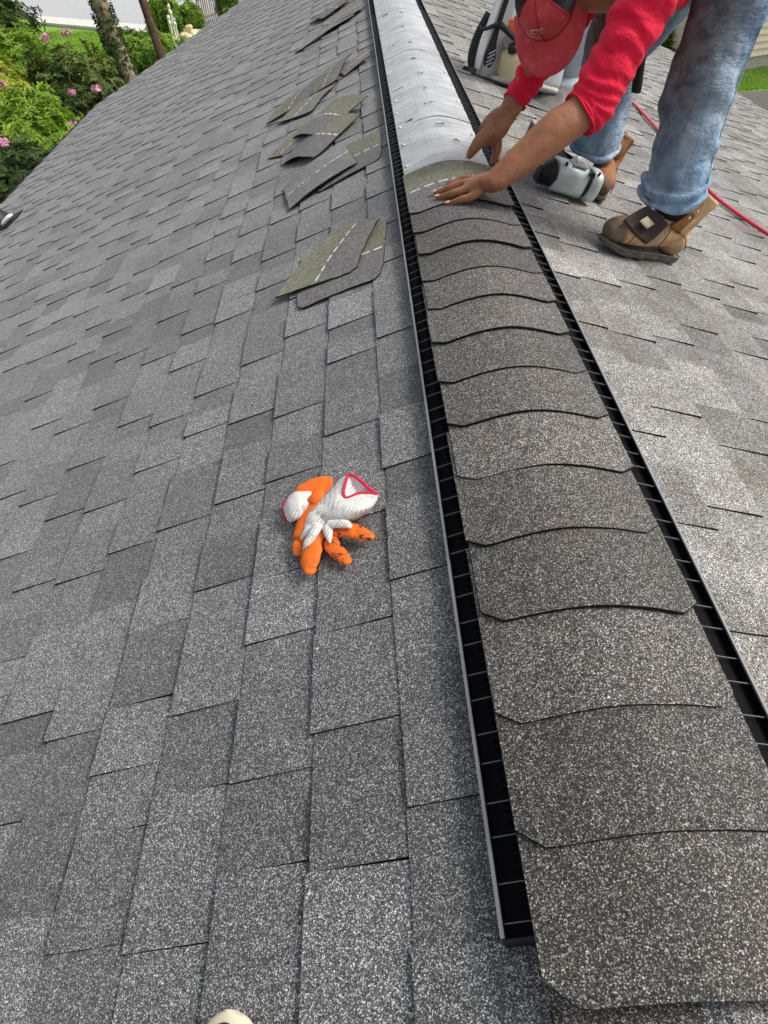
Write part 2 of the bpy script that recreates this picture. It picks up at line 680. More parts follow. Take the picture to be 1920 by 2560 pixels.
def bark_mat(name, c):
    t = NT(name)
    p = t.pos()
    a = t.noise(t.mapped(p, (14, 14, 3.2)), 1.0, 6, .7)
    t.col(t.ramp(a, [(.3, tuple(x * .4 for x in c)), (.55, c), (.75, tuple(x * 1.5 for x in c))]))
    t.rough(.9, .15)
    t.bump(a, .9, .05)
    return t.m


M['bark'] = bark_mat("bark", (.30, .25, .16))
M['bark_brown'] = bark_mat("bark_brown", (.115, .075, .05))
M['picket'] = simple("picket", (.18, .15, .10), .85, .2, var=.35, scale=8)
M['stone_white'] = simple("stone_white", (.80, .77, .66), .7, var=.15, scale=9)
M['stone_cream'] = simple("stone_cream", (.80, .66, .38), .7, var=.2, scale=9)

# ------------------------------------------------------------------ ground, street, lawns
def sheet(name, pts, z, mat):
    o = mesh(name, [(x, y, z) for x, y in pts], [tuple(range(len(pts)))], mat)
    tag(o, kind='structure')
    return o


sheet("ground", [(-220, -120), (220, -120), (220, 330), (-220, 330)], GZ - .02, M['soil'])
# street runs past the far corner of the house: near kerb from (-14.4, 37) to (-7, 32.6)
kd = Vector((3.61, -2.63, 0)).normalized()
kn = Vector((-kd.y, kd.x, 0))                                   # away from the house
if kn.y < 0: kn = -kn
k0 = Vector((-10.8, 34.2, 0))


def kp(a, b):
    v = k0 + kd * a + kn * b
    return (v.x, v.y)


sheet("lawn_left", [(-40, 12), (-3, 12), kp(14, -.2), kp(-40, -.2)], GZ - .012, M['lawn'])
o = MB()
o.add([(*kp(-45, -.1), GZ - .02), (*kp(25, -.1), GZ - .02), (*kp(25, 1.0), GZ - .02), (*kp(-45, 1.0), GZ - .02),
       (*kp(-45, -.1), GZ + .10), (*kp(25, -.1), GZ + .10), (*kp(25, 1.0), GZ + .10), (*kp(-45, 1.0), GZ + .10)],
      [(0, 3, 2, 1), (4, 5, 6, 7), (0, 1, 5, 4), (1, 2, 6, 5), (2, 3, 7, 6), (3, 0, 4, 7)])
tag(o.build("pavement", M['pave']), kind='structure')
sheet("road", [kp(-60, 1.0), kp(40, 1.0), kp(40, 9.6), kp(-60, 9.6)], GZ - .004, M['road'])
o = MB()
o.add([(*kp(-60, 9.6), GZ - .02), (*kp(40, 9.6), GZ - .02), (*kp(40, 11.2), GZ - .02), (*kp(-60, 11.2), GZ - .02),
       (*kp(-60, 9.6), GZ + .12), (*kp(40, 9.6), GZ + .12), (*kp(40, 11.2), GZ + .12), (*kp(-60, 11.2), GZ + .12)],
      [(0, 3, 2, 1), (4, 5, 6, 7), (0, 1, 5, 4), (1, 2, 6, 5), (2, 3, 7, 6), (3, 0, 4, 7)])
tag(o.build("far_pavement", M['pave']), kind='structure')
sheet("far_lawn", [kp(-60, 11.2), kp(40, 11.2), kp(40, 60), kp(-60, 60)], GZ - .006, M['lawn'])
sheet("lawn_right", [(8.0, 19.2), (30, 19.2), (30, 60), (2, 60), (2, 24)], GZ - .010, M['lawn'])
sheet("driveway", [(4.0, 6), (30, 6), (30, 19.2), (4.0, 19.2)], GZ - .008, M['drive'])


def leaf_patch(n, centre_fn, length, width, droop=.25, tone_fn=None, up_bias=.3):
    """n separate folded leaves; centre_fn(i) -> (point, outward normal)"""
    V, F, T = [], [], []
    for i in range(n):
        p, nrm = centre_fn(i)
        nrm = Vector(nrm)
        d = nrm + Vector((rng.uniform(-1, 1), rng.uniform(-1, 1), rng.uniform(-1, .8))) * .9
        d.z -= droop
        d.normalize()
        s = d.cross(Vector((rng.uniform(-.3, .3), rng.uniform(-.3, .3), 1)))
        if s.length < 1e-3: s = Vector((1, 0, 0))
        s.normalize()
        u = s.cross(d)
        L = length * rng.uniform(.6, 1.25)
        W = width * rng.uniform(.7, 1.2)
        p = Vector(p)
        b = len(V)
        V += [p, p + d * L * .5 + s * W * .5 + u * W * .18, p + d * L - u * L * .12, p + d * L * .5 - s * W * .5 + u * W * .18]
        F += [(b, b + 1, b + 2), (b, b + 2, b + 3)]
        tn = tone_fn(p, nrm) if tone_fn else rng.random()
        T += [max(0, min(1, tn + rng.uniform(-.14, .14)))] * 4
    return V, F, T


def whorls(n, centre, rad, leaves, length, width, flat_bottom=-.6, light=.5, seed=1):
    """a bush: twig tips spread through an uneven dome, each with a whorl of leaves"""
    r_ = random.Random(seed)
    c = Vector(centre)
    V, F, T = [], [], []
    off = Vector((seed * 3.1, seed * 1.7, 0))
    for i in range(n):
        z = r_.uniform(flat_bottom, 1)
        a = r_.uniform(0, 2 * math.pi)
        q = math.sqrt(max(0, 1 - z * z))
        d = Vector((q * math.cos(a), q * math.sin(a), z))
        lump = .78 + .42 * mnoise.noise(d * 2.3 + off) + .16 * mnoise.noise(d * 6 + off)
        depth = 1 - abs(r_.gauss(0, .13))
        p = c + Vector((d.x * rad[0], d.y * rad[1], d.z * rad[2])) * lump * depth
        axis = (d + Vector((r_.uniform(-.6, .6), r_.uniform(-.6, .6), r_.uniform(-.1, .9)))).normalized()
        s0 = axis.orthogonal().normalized()
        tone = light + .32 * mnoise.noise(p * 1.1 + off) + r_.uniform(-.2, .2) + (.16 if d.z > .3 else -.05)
        m = r_.randint(leaves - 2, leaves + 2)
        for k in range(m):
            rot = Matrix.Rotation(2 * math.pi * k / m + r_.uniform(-.3, .3), 3, axis)
            o_ = rot @ s0
            dd = (o_ + axis * r_.uniform(-.1, .7)).normalized()
            s = dd.cross(axis).normalized()
            u = s.cross(dd)
            L = length * r_.uniform(.65, 1.2)
            W = width * r_.uniform(.75, 1.2)
            b = len(V)
            V += [p, p + dd * L * .5 + s * W * .5, p + dd * L - u * L * .1 - axis * L * .15, p + dd * L * .5 - s * W * .5]
            F += [(b, b + 1, b + 2), (b, b + 2, b + 3)]
            T += [max(0, min(1, tone + r_.uniform(-.12, .12)))] * 4
    return V, F, T


# ------------------------------------------------------------------ the house under us
EX_L, EX_R = 3.88, 4.75                                        # eave distances in plan


def yend(ax):
    return 9.73 + (EX_L - ax) * 1.31


Y0 = -1.6


def slope_deck(name, side, ex, y_far_eave, y_far_ridge):
    f = RL if side < 0 else RR
    u = ex / CP
    top = [f(0, Y0, -.004), f(u, Y0, -.004), f(u, y_far_eave, -.004), f(0, y_far_ridge, -.004)]
    bot = [p - Vector((0, 0, .16)) for p in top]
    o = mesh(name, top + bot, [(0, 1, 2, 3), (7, 6, 5, 4), (0, 4, 5, 1), (1, 5, 6, 2), (2, 6, 7, 3), (3, 7, 4, 0)], M['deck'])
    tag(o, kind='structure')
    return o


roof_l = slope_deck("roof_left", -1, EX_L, 9.73, yend(0))
roof_r = slope_deck("roof_right", 1, EX_R, 12.4, yend(0))
wb = MB()
wb.box((.3, 4.2, (GZ - 1.75) / 2 - .05), (7.0, 11.0, -GZ - 1.75), None)
tag(wb.build("house_wall", M['siding']), kind='structure')

TAB = {}


def tab_mesh(kind, side):
    """one tab: unit long (scaled to its width), exposure plus the part tucked under the course above"""
    e = .143 + .028
    hb = .0096 if kind == 'tooth' else .0048
    w = .5
    ins = .012 if kind == 'tooth' else 0
    top = [(-w + ins, -e, .0006), (w - ins, -e, .0006), (w, 0, hb), (-w, 0, hb)]
    base = [(x, y, -.0015) for x, y, z in top]
    v = top + base
    f = [(0, 1, 2, 3), (7, 6, 5, 4), (0, 4, 5, 1), (1, 5, 6, 2), (2, 6, 7, 3), (3, 7, 4, 0)]
    me = bpy.data.meshes.new("shingle")
    if side > 0:
        f = [tuple(reversed(q)) for q in f]
    me.from_pydata(v, [], f)
    me.materials.append(M['shingle_left'] if side < 0 else M['shingle_right'])
    me.materials.append(M['asphalt_edge'])
    me.polygons.foreach_set("material_index", [0, 1, 1, 1, 1, 1])
    me.update()
    TAB[(kind, side)] = (me, v, f)


for s_ in (-1, 1):
    tab_mesh('tooth', s_)
    tab_mesh('gap', s_)


def project(p):
    v = CM.T @ (np.array(p) - CAM)
    return 960 + 1600 * v[0] / v[2], 1280 + 1600 * v[1] / v[2], v[2]


def lay_slope(side, roof, first, ncourse, ymax_fn, wmin, wmax, tone_lo, tone_hi, seed):
    r_ = random.Random(seed)
    f = RL if side < 0 else RR
    ax_u = Vector((side * CP, 0, -SP))
    ax_n = Vector((side * SP, 0, CP))
    items = []
    for n in range(ncourse):
        ub = first + .143 * n + r_.uniform(-.002, .002)
        ymax = ymax_fn(ub * CP)
        y = Y0 + .1 + r_.uniform(0, .3)
        kind = r_.choice(['tooth', 'gap'])
        base = r_.uniform(-.06, .06)
        while y < ymax - .02:
            w = r_.uniform(wmin, wmax) * (1.0 if kind == 'tooth' else .85)
            if y + w > ymax: w = ymax - y
            if w < .03: break
            t = r_.uniform(tone_lo, tone_hi) + base + (.06 if kind == 'tooth' else -.05)
            items.append((kind, ub, y + w / 2, w, t, r_.uniform(-.006, .006), r_.uniform(-.004, .004)))
            y += w
            if r_.random() < .88: kind = 'gap' if kind == 'tooth' else 'tooth'
    shown = []
    for i, it in enumerate(items):
        p = f(it[1] - .07, it[2])
        px, py, z = project(p)
        if z > .2 and -150 < px < 2070 and -150 < py < 2750:
            shown.append((z, i))
    shown.sort()
    keep = {i for z, i in shown[:300]}
    V, F, S, T = [], [], [], []
    for i, (kind, ub, yc, w, t, rot, du) in enumerate(items):
        me, v, fc = TAB[(kind, side)]
        org = f(ub + du, yc, 0)
        ca, sa = math.cos(rot), math.sin(rot)
        X = Vector((0, 1, 0)) * ca + ax_u * sa
        Y = ax_u * ca - Vector((0, 1, 0)) * sa
        if i in keep:
            o = bpy.data.objects.new("shingle", me)
            COL.objects.link(o)
            o.matrix_basis = Matrix(((X.x * w, Y.x, ax_n.x, org.x), (X.y * w, Y.y, ax_n.y, org.y), (X.z * w, Y.z, ax_n.z, org.z), (0, 0, 0, 1)))
            o.color = (t, t, t, 1)
            o.parent = roof
        else:
            b = len(V)
            for q in v:
                V.append(org + X * (q[0] * w) + Y * q[1] + ax_n * q[2])
            F += [tuple(k + b for k in q) for q in fc]
            S += [0, 1, 1, 1, 1, 1]
            T += [t] * 8
    mats = [M['shingle_left_far'] if side < 0 else M['shingle_right_far'], M['asphalt_edge']]
    o = mesh("shingle_courses", V, F, mats, roof, slots=S, cols=T)
    o['kind'] = 'stuff'


lay_slope(-1, roof_l, .311 - .143, 28, yend, .085, .21, .72, 1.28, 5)
lay_slope(1, roof_r, .316 - .143, 35, lambda ax: 12.4 + (EX_R - ax) * .5, .09, .22, .74, 1.24, 9)

# ------------------------------------------------------------------ ridge vent and ridge caps
ridge = empty("roof_ridge", (0, .14, 0))
tag(ridge, "roof ridge with curved dark shingles near and bare silver vent sheet beyond", "roof ridge")


def crown(x, top, k=.032, t=.44):
    return top + k - math.sqrt(k * k + (t * x) ** 2)


def curved_sheet(name, x0, x1, ys, top_fn, thick, mat, parent, nx=18, uv_of=None, edge=None, cut=0.0, xshift=0.0, k=.035, wav=None, skew=0.0):
    """a sheet bent over the ridge; ys list of (y, lift)"""
    ny = len(ys)
    V, U = [], []
    for j, (y, lift) in enumerate(ys):
        for i in range(nx + 1):
            a = i / nx
            x = x0 + (x1 - x0) * a
            yy = y
            if cut and j == 0:                                  # clipped corners at the exposed end
                m = min(a, 1 - a) * (x1 - x0)
                if m < cut: yy = y + (cut - m) * .8
            z = crown(x, top_fn, k) + lift
            if wav: z += wav(x, yy)
            yy += skew * x + .0015 * mnoise.noise(Vector((x * 14, y * 3, 8)))
            V.append(Vector((x + xshift, yy, z)))
            U.append((a, j / (ny - 1)))
    n1 = len(V)
    V += [p - Vector((0, 0, thick)) for p in V]
    U += U
    F, S = [], []
    W = nx + 1
    for j in range(ny - 1):
        for i in range(nx):
            a, b, c, d = j * W + i, j * W + i + 1, (j + 1) * W + i + 1, (j + 1) * W + i
            F.append((a, b, c, d)); S.append(0)
            F.append((n1 + d, n1 + c, n1 + b, n1 + a)); S.append(1)
    for i in range(nx):
        F.append((i, n1 + i, n1 + i + 1, i + 1)); S.append(1)
        q = (ny - 1) * W
        F.append((q + i + 1, n1 + q + i + 1, n1 + q + i, q + i)); S.append(1)
    for j in range(ny - 1):
        a, b = j * W, (j + 1) * W
        F.append((b, n1 + b, n1 + a, a)); S.append(1)
        a, b = j * W + nx, (j + 1) * W + nx
        F.append((a, n1 + a, n1 + b, b)); S.append(1)
    uv = [uv_of(*q) for q in U] if uv_of else None
    return mesh(name, V, F, [mat, edge or mat], parent, True, uvs=uv, slots=S)


TOPV = .018
# vent sheets of 1.22 m, each lapped over the next
ysec = [(.14, 1.70), (1.70, 2.94), (2.94, 4.16), (4.16, 5.38), (5.38, 6.60), (6.60, 7.82), (7.82, 9.04), (9.04, 10.26)]
for i, (a, b) in enumerate(ysec):
    n = 90
    ph = i * 3.7

    def wv(x, y, ph=ph):
        return .0026 * mnoise.noise(Vector((x * 5, y * 11 + ph, ph))) + (.0014 + .0016 * max(0, min(1, x * 9))) * mnoise.noise(Vector((x * 4 + 3, y * 34 + ph + x * 8, 2)))
    ys = [(a - .02 + (b - a + .02) * j / n, .0022 * (1 - j / n)) for j in range(n + 1)]
    curved_sheet("vent_sheet", -.160, .142, ys, TOPV - .008, .003, M['vent_cover'], ridge, 20, edge=M['grey_rim'], wav=wv)
    yv = a + .03
nh = MB()
nail_v, nail_f = ellipsoid_data((0, 0, 0), (.0070, .0070, .0025), None, 10, 6)
nail_me = bpy.data.meshes.new("nail")
nail_me.from_pydata([tuple(p) for p in nail_v], [], nail_f)
nail_me.materials.append(M['nail'])
nail_me.polygons.foreach_set("use_smooth", [True] * len(nail_me.polygons))
for side, x in ((-1, -.145), (1, .128)):
    y = 2.50
    while y < 7:
        o = link("nail", nail_me, ridge)
        yy = y + rng.uniform(-.04, .04)
        xx = x + rng.uniform(-.004, .004)
        o.location = (xx, yy, crown(xx, TOPV - .003))
        y += rng.uniform(.17, .30)

# small printed marks down the middle and side of the sheets
def scribble(x, y, s, seed):
    r_ = random.Random(seed)
    mb = MB()
    for k in range(r_.randint(2, 4)):
        pts = []
        px, py = x + r_.uniform(-s, s), y + r_.uniform(-s * .3, s * .3)
        for q in range(5):
            pts.append((px, py, crown(px, TOPV - .003) + .0008))
            px += r_.uniform(.2, 1) * s * .35
            py += r_.uniform(-1, 1) * s * .38
        mb.tube(pts, .0013, 5, res=3)
    o = mb.build("printed_mark", M['print_ink'], ridge)
    o['kind'] = 'stuff'


for i, (x, y, s) in enumerate([(.0, 2.80, .016), (.035, 2.62, .018), (-.02, 3.10, .014), (-.018, 3.34, .013), (-.014, 3.62, .013), (-.02, 3.92, .012),
                               (-.115, 2.96, .014), (-.125, 3.48, .018), (-.12, 4.35, .018), (-.02, 4.3, .013), (-.02, 4.75, .012), (-.015, 5.2, .013), (-.115, 5.3, .017), (.01, 5.7, .013)]):
    scribble(x, y, s, i)

# baffles with their ribs along both sides
def baffle(side):
    f = RL if side < 0 else RR
    ui, uo = .150, .201
    y0, y1 = .14, 10.2
    mb = MB()
    prof = [(ui, .0125), (uo - .004, .0125), (uo - .004, .026), (uo, .026), (uo, -.001), (ui, -.001)]
    ys = [y0 + (y1 - y0) * j / 40 for j in range(41)]
    V = [f(u, y, h) for y in ys for (u, h) in prof]
    n = len(prof)
    F = []
    for j in range(40):
        for k in range(n):
            q = (k + 1) % n
            F.append((j * n + k, j * n + q, (j + 1) * n + q, (j + 1) * n + k))
    F += [tuple(range(n)), tuple(40 * n + k for k in range(n - 1, -1, -1))]
    ob = mesh("vent_baffle", V, F, M['slot_black'], ridge)
    rim = MB()
    segs = [.14] + [s for a, s in ysec]
    for a, b in zip(segs[:-1], segs[1:]):
        jog = rng.uniform(-.0015, .0015)
        for k in range(1):
            v = [f(uo - .0036 + jog, a + .001, .0262), f(uo + .0008 + jog, a + .001, .0262), f(uo + .0008 + jog, b - .001, .0262), f(uo - .0036 + jog, b - .001, .0262)]
            v += [f(uo - .0036 + jog, a + .001, .0290), f(uo + .0008 + jog, a + .001, .0290), f(uo + .0008 + jog, b - .001, .0290), f(uo - .0036 + jog, b - .001, .0290)]
            rim.add(v, [(0, 3, 2, 1), (4, 5, 6, 7), (0, 1, 5, 4), (1, 2, 6, 5), (2, 3, 7, 6), (3, 0, 4, 7)])
    rim.build("rim", M['rim_pale'], ob)
    # paired ribs across the slot
    ax_u = Vector((side * CP, 0, -SP)); ax_n = Vector((side * SP, 0, CP))
    me = bpy.data.meshes.new("rib")
    bx = MB().box((0, 0, .0065), (.042, .0010, .0025))
    me.from_pydata(bx.v, [], bx.f)
    me.materials.append(M['rib_grey'])
    y = .155
    k = 0
    cnt = 0
    while y < 5.6:
        if cnt < 140:
            o = bpy.data.objects.new("rib", me)
            COL.objects.link(o)
            c = f((ui + uo) / 2 + .001, y, .0155)
            o.matrix_basis = Matrix(((ax_u.x, 0, ax_n.x, c.x), (ax_u.y, 1, ax_n.y, c.y), (ax_u.z, 0, ax_n.z, c.z), (0, 0, 0, 1)))
            o.parent = ob
            o.matrix_parent_inverse = parent_inv(ob)
            cnt += 1
        y += .039 if k % 2 == 0 else .0497
        k += 1
    # fine louvre fins under the sheet edge
    fins = MB()
    y = .16
    while y < (6.8 if side < 0 else .3):
        fins.box(f(.170, y, .0150), (.016, .0035, .006), Matrix(((ax_u.x, 0, ax_n.x), (ax_u.y, 1, ax_n.y), (ax_u.z, 0, ax_n.z))))
        y += .0128
    o = fins.build("louver_fins", M['slot_black'], ob)
    o['kind'] = 'stuff'
    # end plate
    mb = MB().box(f((ui + uo) / 2, .138, .013), (.052, .004, .028), Matrix(((ax_u.x, 0, ax_n.x), (ax_u.y, 1, ax_n.y), (ax_u.z, 0, ax_n.z))))
    mb.build("end_plate", M['black_plastic'], ob)


baffle(-1)
baffle(1)

# ridge caps: the near end of each lies on the one before it
cap_y = [-.225, -.07, .082, .233, .384, .536, .690, .843, .998, 1.150, 1.305, 1.458, 1.612, 1.765, 1.918]
cr = random.Random(21)
for i, y in enumerate(cap_y):
    if y > .05: y = y * .969 - .010
    on_vent = y > .05
    top = TOPV + .004 if on_vent else -.012
    ys = []
    li_ = cr.uniform(-.002, .002)
    for j in range(9):
        a = j / 8
        lift = (.0115 + li_) * (1 - a) + (.0012 if on_vent else 0)
        if y > .05 and y < .10 and j == 0: lift += .001
        ys.append((y + .31 * a, lift))
    sh = -.010 + cr.uniform(-.004, .004)
    o = curved_sheet("ridge_cap", -.156 if on_vent else -.15, .157 if on_vent else .30, ys, top, .0055, M['cap'], ridge, 22, edge=M['asphalt_edge'], cut=.030, xshift=sh, k=.04,
                     wav=lambda x, yy, s=i: .0010 * mnoise.noise(Vector((x * 8, yy * 7, s))), skew=cr.uniform(-.022, .022))
    t = cr.uniform(.72, 1.22) * (1.12 if i in (6, 7, 8, 9) else 1.0)
    o.color = (t, t * .985, t * .97, 1)

# ------------------------------------------------------------------ loose cap shingles
def loose(name, corners, heights, label, under=False, tone=1.0, bend=0.0, split_cut=True, world_z=None, group="loose ridge shingles on the left slope"):
    n = 16
    V, U = [], []
    c = [Vector((x, y, 0)) for x, y in corners]
    for j in range(n + 1):
        for i in range(n + 1):
            a, b = i / n, j / n
            aa = a
            if split_cut and j == 0:
                aa = .08 + .84 * a
            elif split_cut and j in (1, 2):
                aa = .02 + .96 * a
            p = c[0] * (1 - aa) * (1 - b) + c[1] * aa * (1 - b) + c[2] * aa * b + c[3] * (1 - aa) * b
            if i in (0, n) or j in (0, n):
                p = p + Vector((mnoise.noise(p * 40), mnoise.noise(p * 40 + Vector((9, 0, 0))), 0)) * .004
            h = heights[0] * (1 - a) * (1 - b) + heights[1] * a * (1 - b) + heights[2] * a * b + heights[3] * (1 - a) * b
            h += bend * math.sin(math.pi * a) + .002 * mnoise.noise(Vector((p.x * 9, p.y * 9, tone)))
            V.append(xl(p.x, p.y, max(.0115, h + .0105)))
            U.append((a, b))
    n1 = len(V)
    V += [p - Vector((-SP, 0, CP)) * .004 for p in V]
    U += U
    F, S = [], []
    W = n + 1
    for j in range(n):
        for i in range(n):
            a, b, d, e = j * W + i, j * W + i + 1, (j + 1) * W + i, (j + 1) * W + i + 1
            F += [(a, b, e, d), (n1 + d, n1 + e, n1 + b, n1 + a)]; S += [0, 1]
    rimv = [i for i in range(W)] + [j * W + n for j in range(1, W)] + [n * W + i for i in range(n - 1, -1, -1)] + [j * W for j in range(n - 1, 0, -1)]
    for k in range(len(rimv)):
        a, b = rimv[k], rimv[(k + 1) % len(rimv)]
        F.append((a, n1 + a, n1 + b, b)); S.append(1)
    o = mesh(name, V, F, [M['cap_under'] if under else M['cap_loose'], M['asphalt_edge']], None, True, uvs=U, slots=S)
    o.color = (tone, tone, tone, 1)
    tag(o, label, "roof shingle", group)
    return o


loose("loose_shingle", [(-.531, 1.80), (-.262, 1.785), (-.232, 2.154), (-.53, 2.17)], (.0, .0, .0, .0),
      "flat dark loose shingle lying beneath the large green one nearest the gloves", bend=.004, tone=1.0)
loose("loose_shingle", [(-.342, 1.873), (-.246, 2.184), (-.409, 2.254), (-.601, 1.922)], (.008, .012, .006, .014),
      "large loose shingle with a broad olive green half, nearest the gloves", bend=.008, tone=1.05)
loose("loose_shingle", [(-.50, 2.70), (-.226, 2.751), (-.216, 3.08), (-.5, 3.10)], (.0, .0, .004, .0),
      "dark loose shingle poking out beside the vent under an upturned grey one", bend=.004, tone=.85)
loose("loose_shingle", [(-.602, 2.656), (-.322, 2.788), (-.381, 3.136), (-.651, 2.951)], (.008, .014, .016, .006),
      "upturned plain grey shingle with a white line along its middle", under=True, tone=1.15, bend=.009, split_cut=False)
loose("loose_shingle", [(-.663, 3.423), (-.40, 3.60), (-.50, 3.86), (-.775, 3.50)], (.0, .004, .006, .004),
      "olive ended shingle lowest in the middle fan of loose shingles", bend=.010, tone=1.05)
loose("loose_shingle", [(-.685, 3.295), (-.504, 3.127), (-.297, 3.403), (-.50, 3.70)], (.006, .010, .016, .010),
      "front dark shingle of the middle fan, just behind the upturned grey one", bend=.016, tone=.95)
loose("loose_shingle", [(-.654, 3.61), (-.492, 3.357), (-.251, 3.586), (-.44, 3.886)], (.014, .02, .028, .014),
      "shingle on top of the middle fan with a clear row of white dashes", bend=.018, tone=1.0)
loose("loose_shingle", [(-.567, 3.934), (-.429, 4.238), (-.52, 4.45), (-.769, 4.072)], (.006, .008, .004, .006),
      "olive shingle tucked lowest under the far group of three shingles", bend=0.0072, tone=1.1)
loose("loose_shingle", [(-.586, 4.225), (-.491, 4.604), (-.685, 4.56), (-.841, 4.164)], (.012, .016, .008, .010),
      "long dark shingle lying on the left of the far group of three", bend=0.0132, tone=.95)
loose("loose_shingle", [(-.421, 4.251), (-.310, 4.70), (-.50, 4.60), (-.579, 4.239)], (.02, .028, .022, .016),
      "raised dark shingle on top of the far group of three", bend=0.0144, tone=.85)
loose("loose_shingle", [(-.382, 4.351), (-.212, 4.414), (-.236, 4.56), (-.41, 4.48)], (.004, .02, .034, .012),
      "narrow tilted shingle touching the vent baffle beside the far group", bend=0.0024, tone=1.1)
loose("loose_shingle", [(-.733, 5.786), (-.277, 5.95), (-.40, 6.12), (-.774, 5.86)], (.008, .016, .010, .006),
      "pale olive loose shingle lying far up the slope, nearer of the far two", bend=0.0072, tone=1.15)
loose("loose_shingle", [(-.551, 5.98), (-.219, 6.03), (-.25, 6.46), (-.50, 6.42)], (.010, .014, .010, .004),
      "loose shingle with one white dash lying far up against the vent", bend=0.0060, tone=1.05)
loose("loose_shingle", [(-.678, 6.783), (-.560, 6.50), (-.293, 6.743), (-.42, 6.98)], (.016, .018, .02, .006),
      "curled loose shingle lying farthest up the slope below the vent", bend=0.0120, tone=.9)

# the shingle being laid now
held_y = 1.988
ys = []
for j in range(11):
    a = j / 10
    ys.append((held_y + .355 * a, .011 - .004 * a))
hs = curved_sheet("held_shingle", -.165, .158, ys, TOPV + .006, .0045, M['cap_loose'], None, 22, uv_of=lambda a, b: (a, b),
                  edge=M['asphalt_edge'], cut=.03, xshift=-.004, k=.045, wav=lambda x, y: .0012 * mnoise.noise(Vector((x * 8, y * 8, 4))))
hs.color = (1.0, 1.0, 1.0, 1)
tag(hs, "ridge shingle bent over the vent under the worker's hands", "roof shingle")

# ------------------------------------------------------------------ work gloves
def gp(zx, zy, h):
    """a spot over the left slope near the gloves: local millimetre grid laid out from where they lie"""
    a, b = (zx - 830) / 1000.0, (zy - 830) / 1000.0
    # along +x of the grid: towards the ridge and slightly far; along +y: towards us
    d = Vector(CM @ np.array([650 + zx / 4.74 - 960, 1130 + zy / 4.74 - 1280, 1600.0]))
    nl = Vector((-SP, 0, CP))
    k = (h + .010 - Vector(CAM).dot(nl)) / d.dot(nl)
    return Vector(CAM) + d * k


NRML = Vector((-SP, 0, CP))


def glove(name, label, body, fingers, cuff, hem, group=None):
    root = empty(name, gp(700, 830, 0))
    tag(root, label, "glove", group)
    return root


g1 = empty("work_glove", gp(800, 830, 0))
tag(g1, "upper work glove with a red hemmed ribbed white cuff and splayed orange fingers", "glove", "pair of work gloves")
# knitted back and cuff
mb = MB()
mb.tube([gp(600, 960, .016), gp(690, 850, .018), gp(800, 750, .018), gp(900, 690, .016)],
        [(.022, .012), (.034, .018), (.036, .019), (.030, .016)], 22, NRML, res=6,
        disp=lambda p, i, th: .0014 * math.sin(th * 11 + i * 9) * (i > .3) + .0025 * mnoise.noise(Vector(p) * 60), caps=True)
mb.build("knit_back", M['glove_white'], g1, True)
# ribbed cuff lofted from the triangular opening down to the wrist
hemp = [(1040, 290, .046), (1100, 275, .046), (1200, 350, .042), (1300, 440, .036), (1385, 490, .030), (1300, 490, .034), (1180, 490, .038), (1090, 525, .040), (1020, 545, .040), (990, 490, .044), (1005, 400, .046)]
r2 = [(975, 310, .036), (1080, 330, .020), (1200, 420, .014), (1310, 490, .012), (1378, 570, .020), (1300, 640, .038), (1170, 650, .046), (1040, 650, .048), (930, 600, .046), (895, 500, .044), (920, 385, .040)]
r3 = [(845, 440, .030), (1000, 440, .010), (1120, 500, .008), (1230, 570, .008), (1290, 690, .014), (1190, 755, .026), (1060, 780, .036), (930, 770, .040), (800, 710, .040), (765, 610, .038), (790, 510, .034)]
r4 = [(720, 560, .022), (800, 540, .010), (900, 580, .008), (1000, 650, .008), (1090, 810, .010), (970, 835, .020), (860, 830, .028), (740, 800, .034), (650, 735, .034), (625, 690, .030), (660, 620, .026)]
hp = [gp(*q) for q in hemp]
rings = [[Vector(q) for q in catmull([tuple(gp(*q)) for q in r], 9, True)] for r in (hemp, r2, r3, r4)]
n = len(rings[0])
sm = rings[0]
rows = []
for k in range(3):
    for q in range(7):
        t = q / 7
        rows.append([None] * n)
        for i in range(n):
            pr = [rings[max(0, min(3, k + d))][i] for d in (-1, 0, 1, 2)]
            a_, b_, c_, d_ = pr
            rows[-1][i] = .5 * ((2 * b_) + (c_ - a_) * t + (2 * a_ - 5 * b_ + 4 * c_ - d_) * t * t + (3 * b_ - a_ - 3 * c_ + d_) * t ** 3)
rows.append(rings[3])
cen = [sum(r, Vector()) / n for r in rows]
V = []
for j, r in enumerate(rows):
    for i, p in enumerate(r):
        o_ = (p - cen[j]).normalized()
        V.append(p + o_ * (.0019 * math.cos(i * 2 * math.pi / 3) + .0018 * mnoise.noise(p * 55)))
m_ = len(rows)
F = [(k * n + i, k * n + (i + 1) % n, (k + 1) * n + (i + 1) % n, (k + 1) * n + i) for k in range(m_ - 1) for i in range(n)]
mesh("cuff", V, F, M['glove_white'], g1, True)
cc = sum(hp, Vector()) / len(hp) - NRML * .014
V = sm + [cc]
mesh("lining", V, [(i, (i + 1) % len(sm), len(sm)) for i in range(len(sm))], M['glove_white'], g1, True)
mb = MB()
mb.tube(hp, .0032, 8, NRML, closed=True, res=5)
mb.build("hem", M['glove_hem'], g1, True)
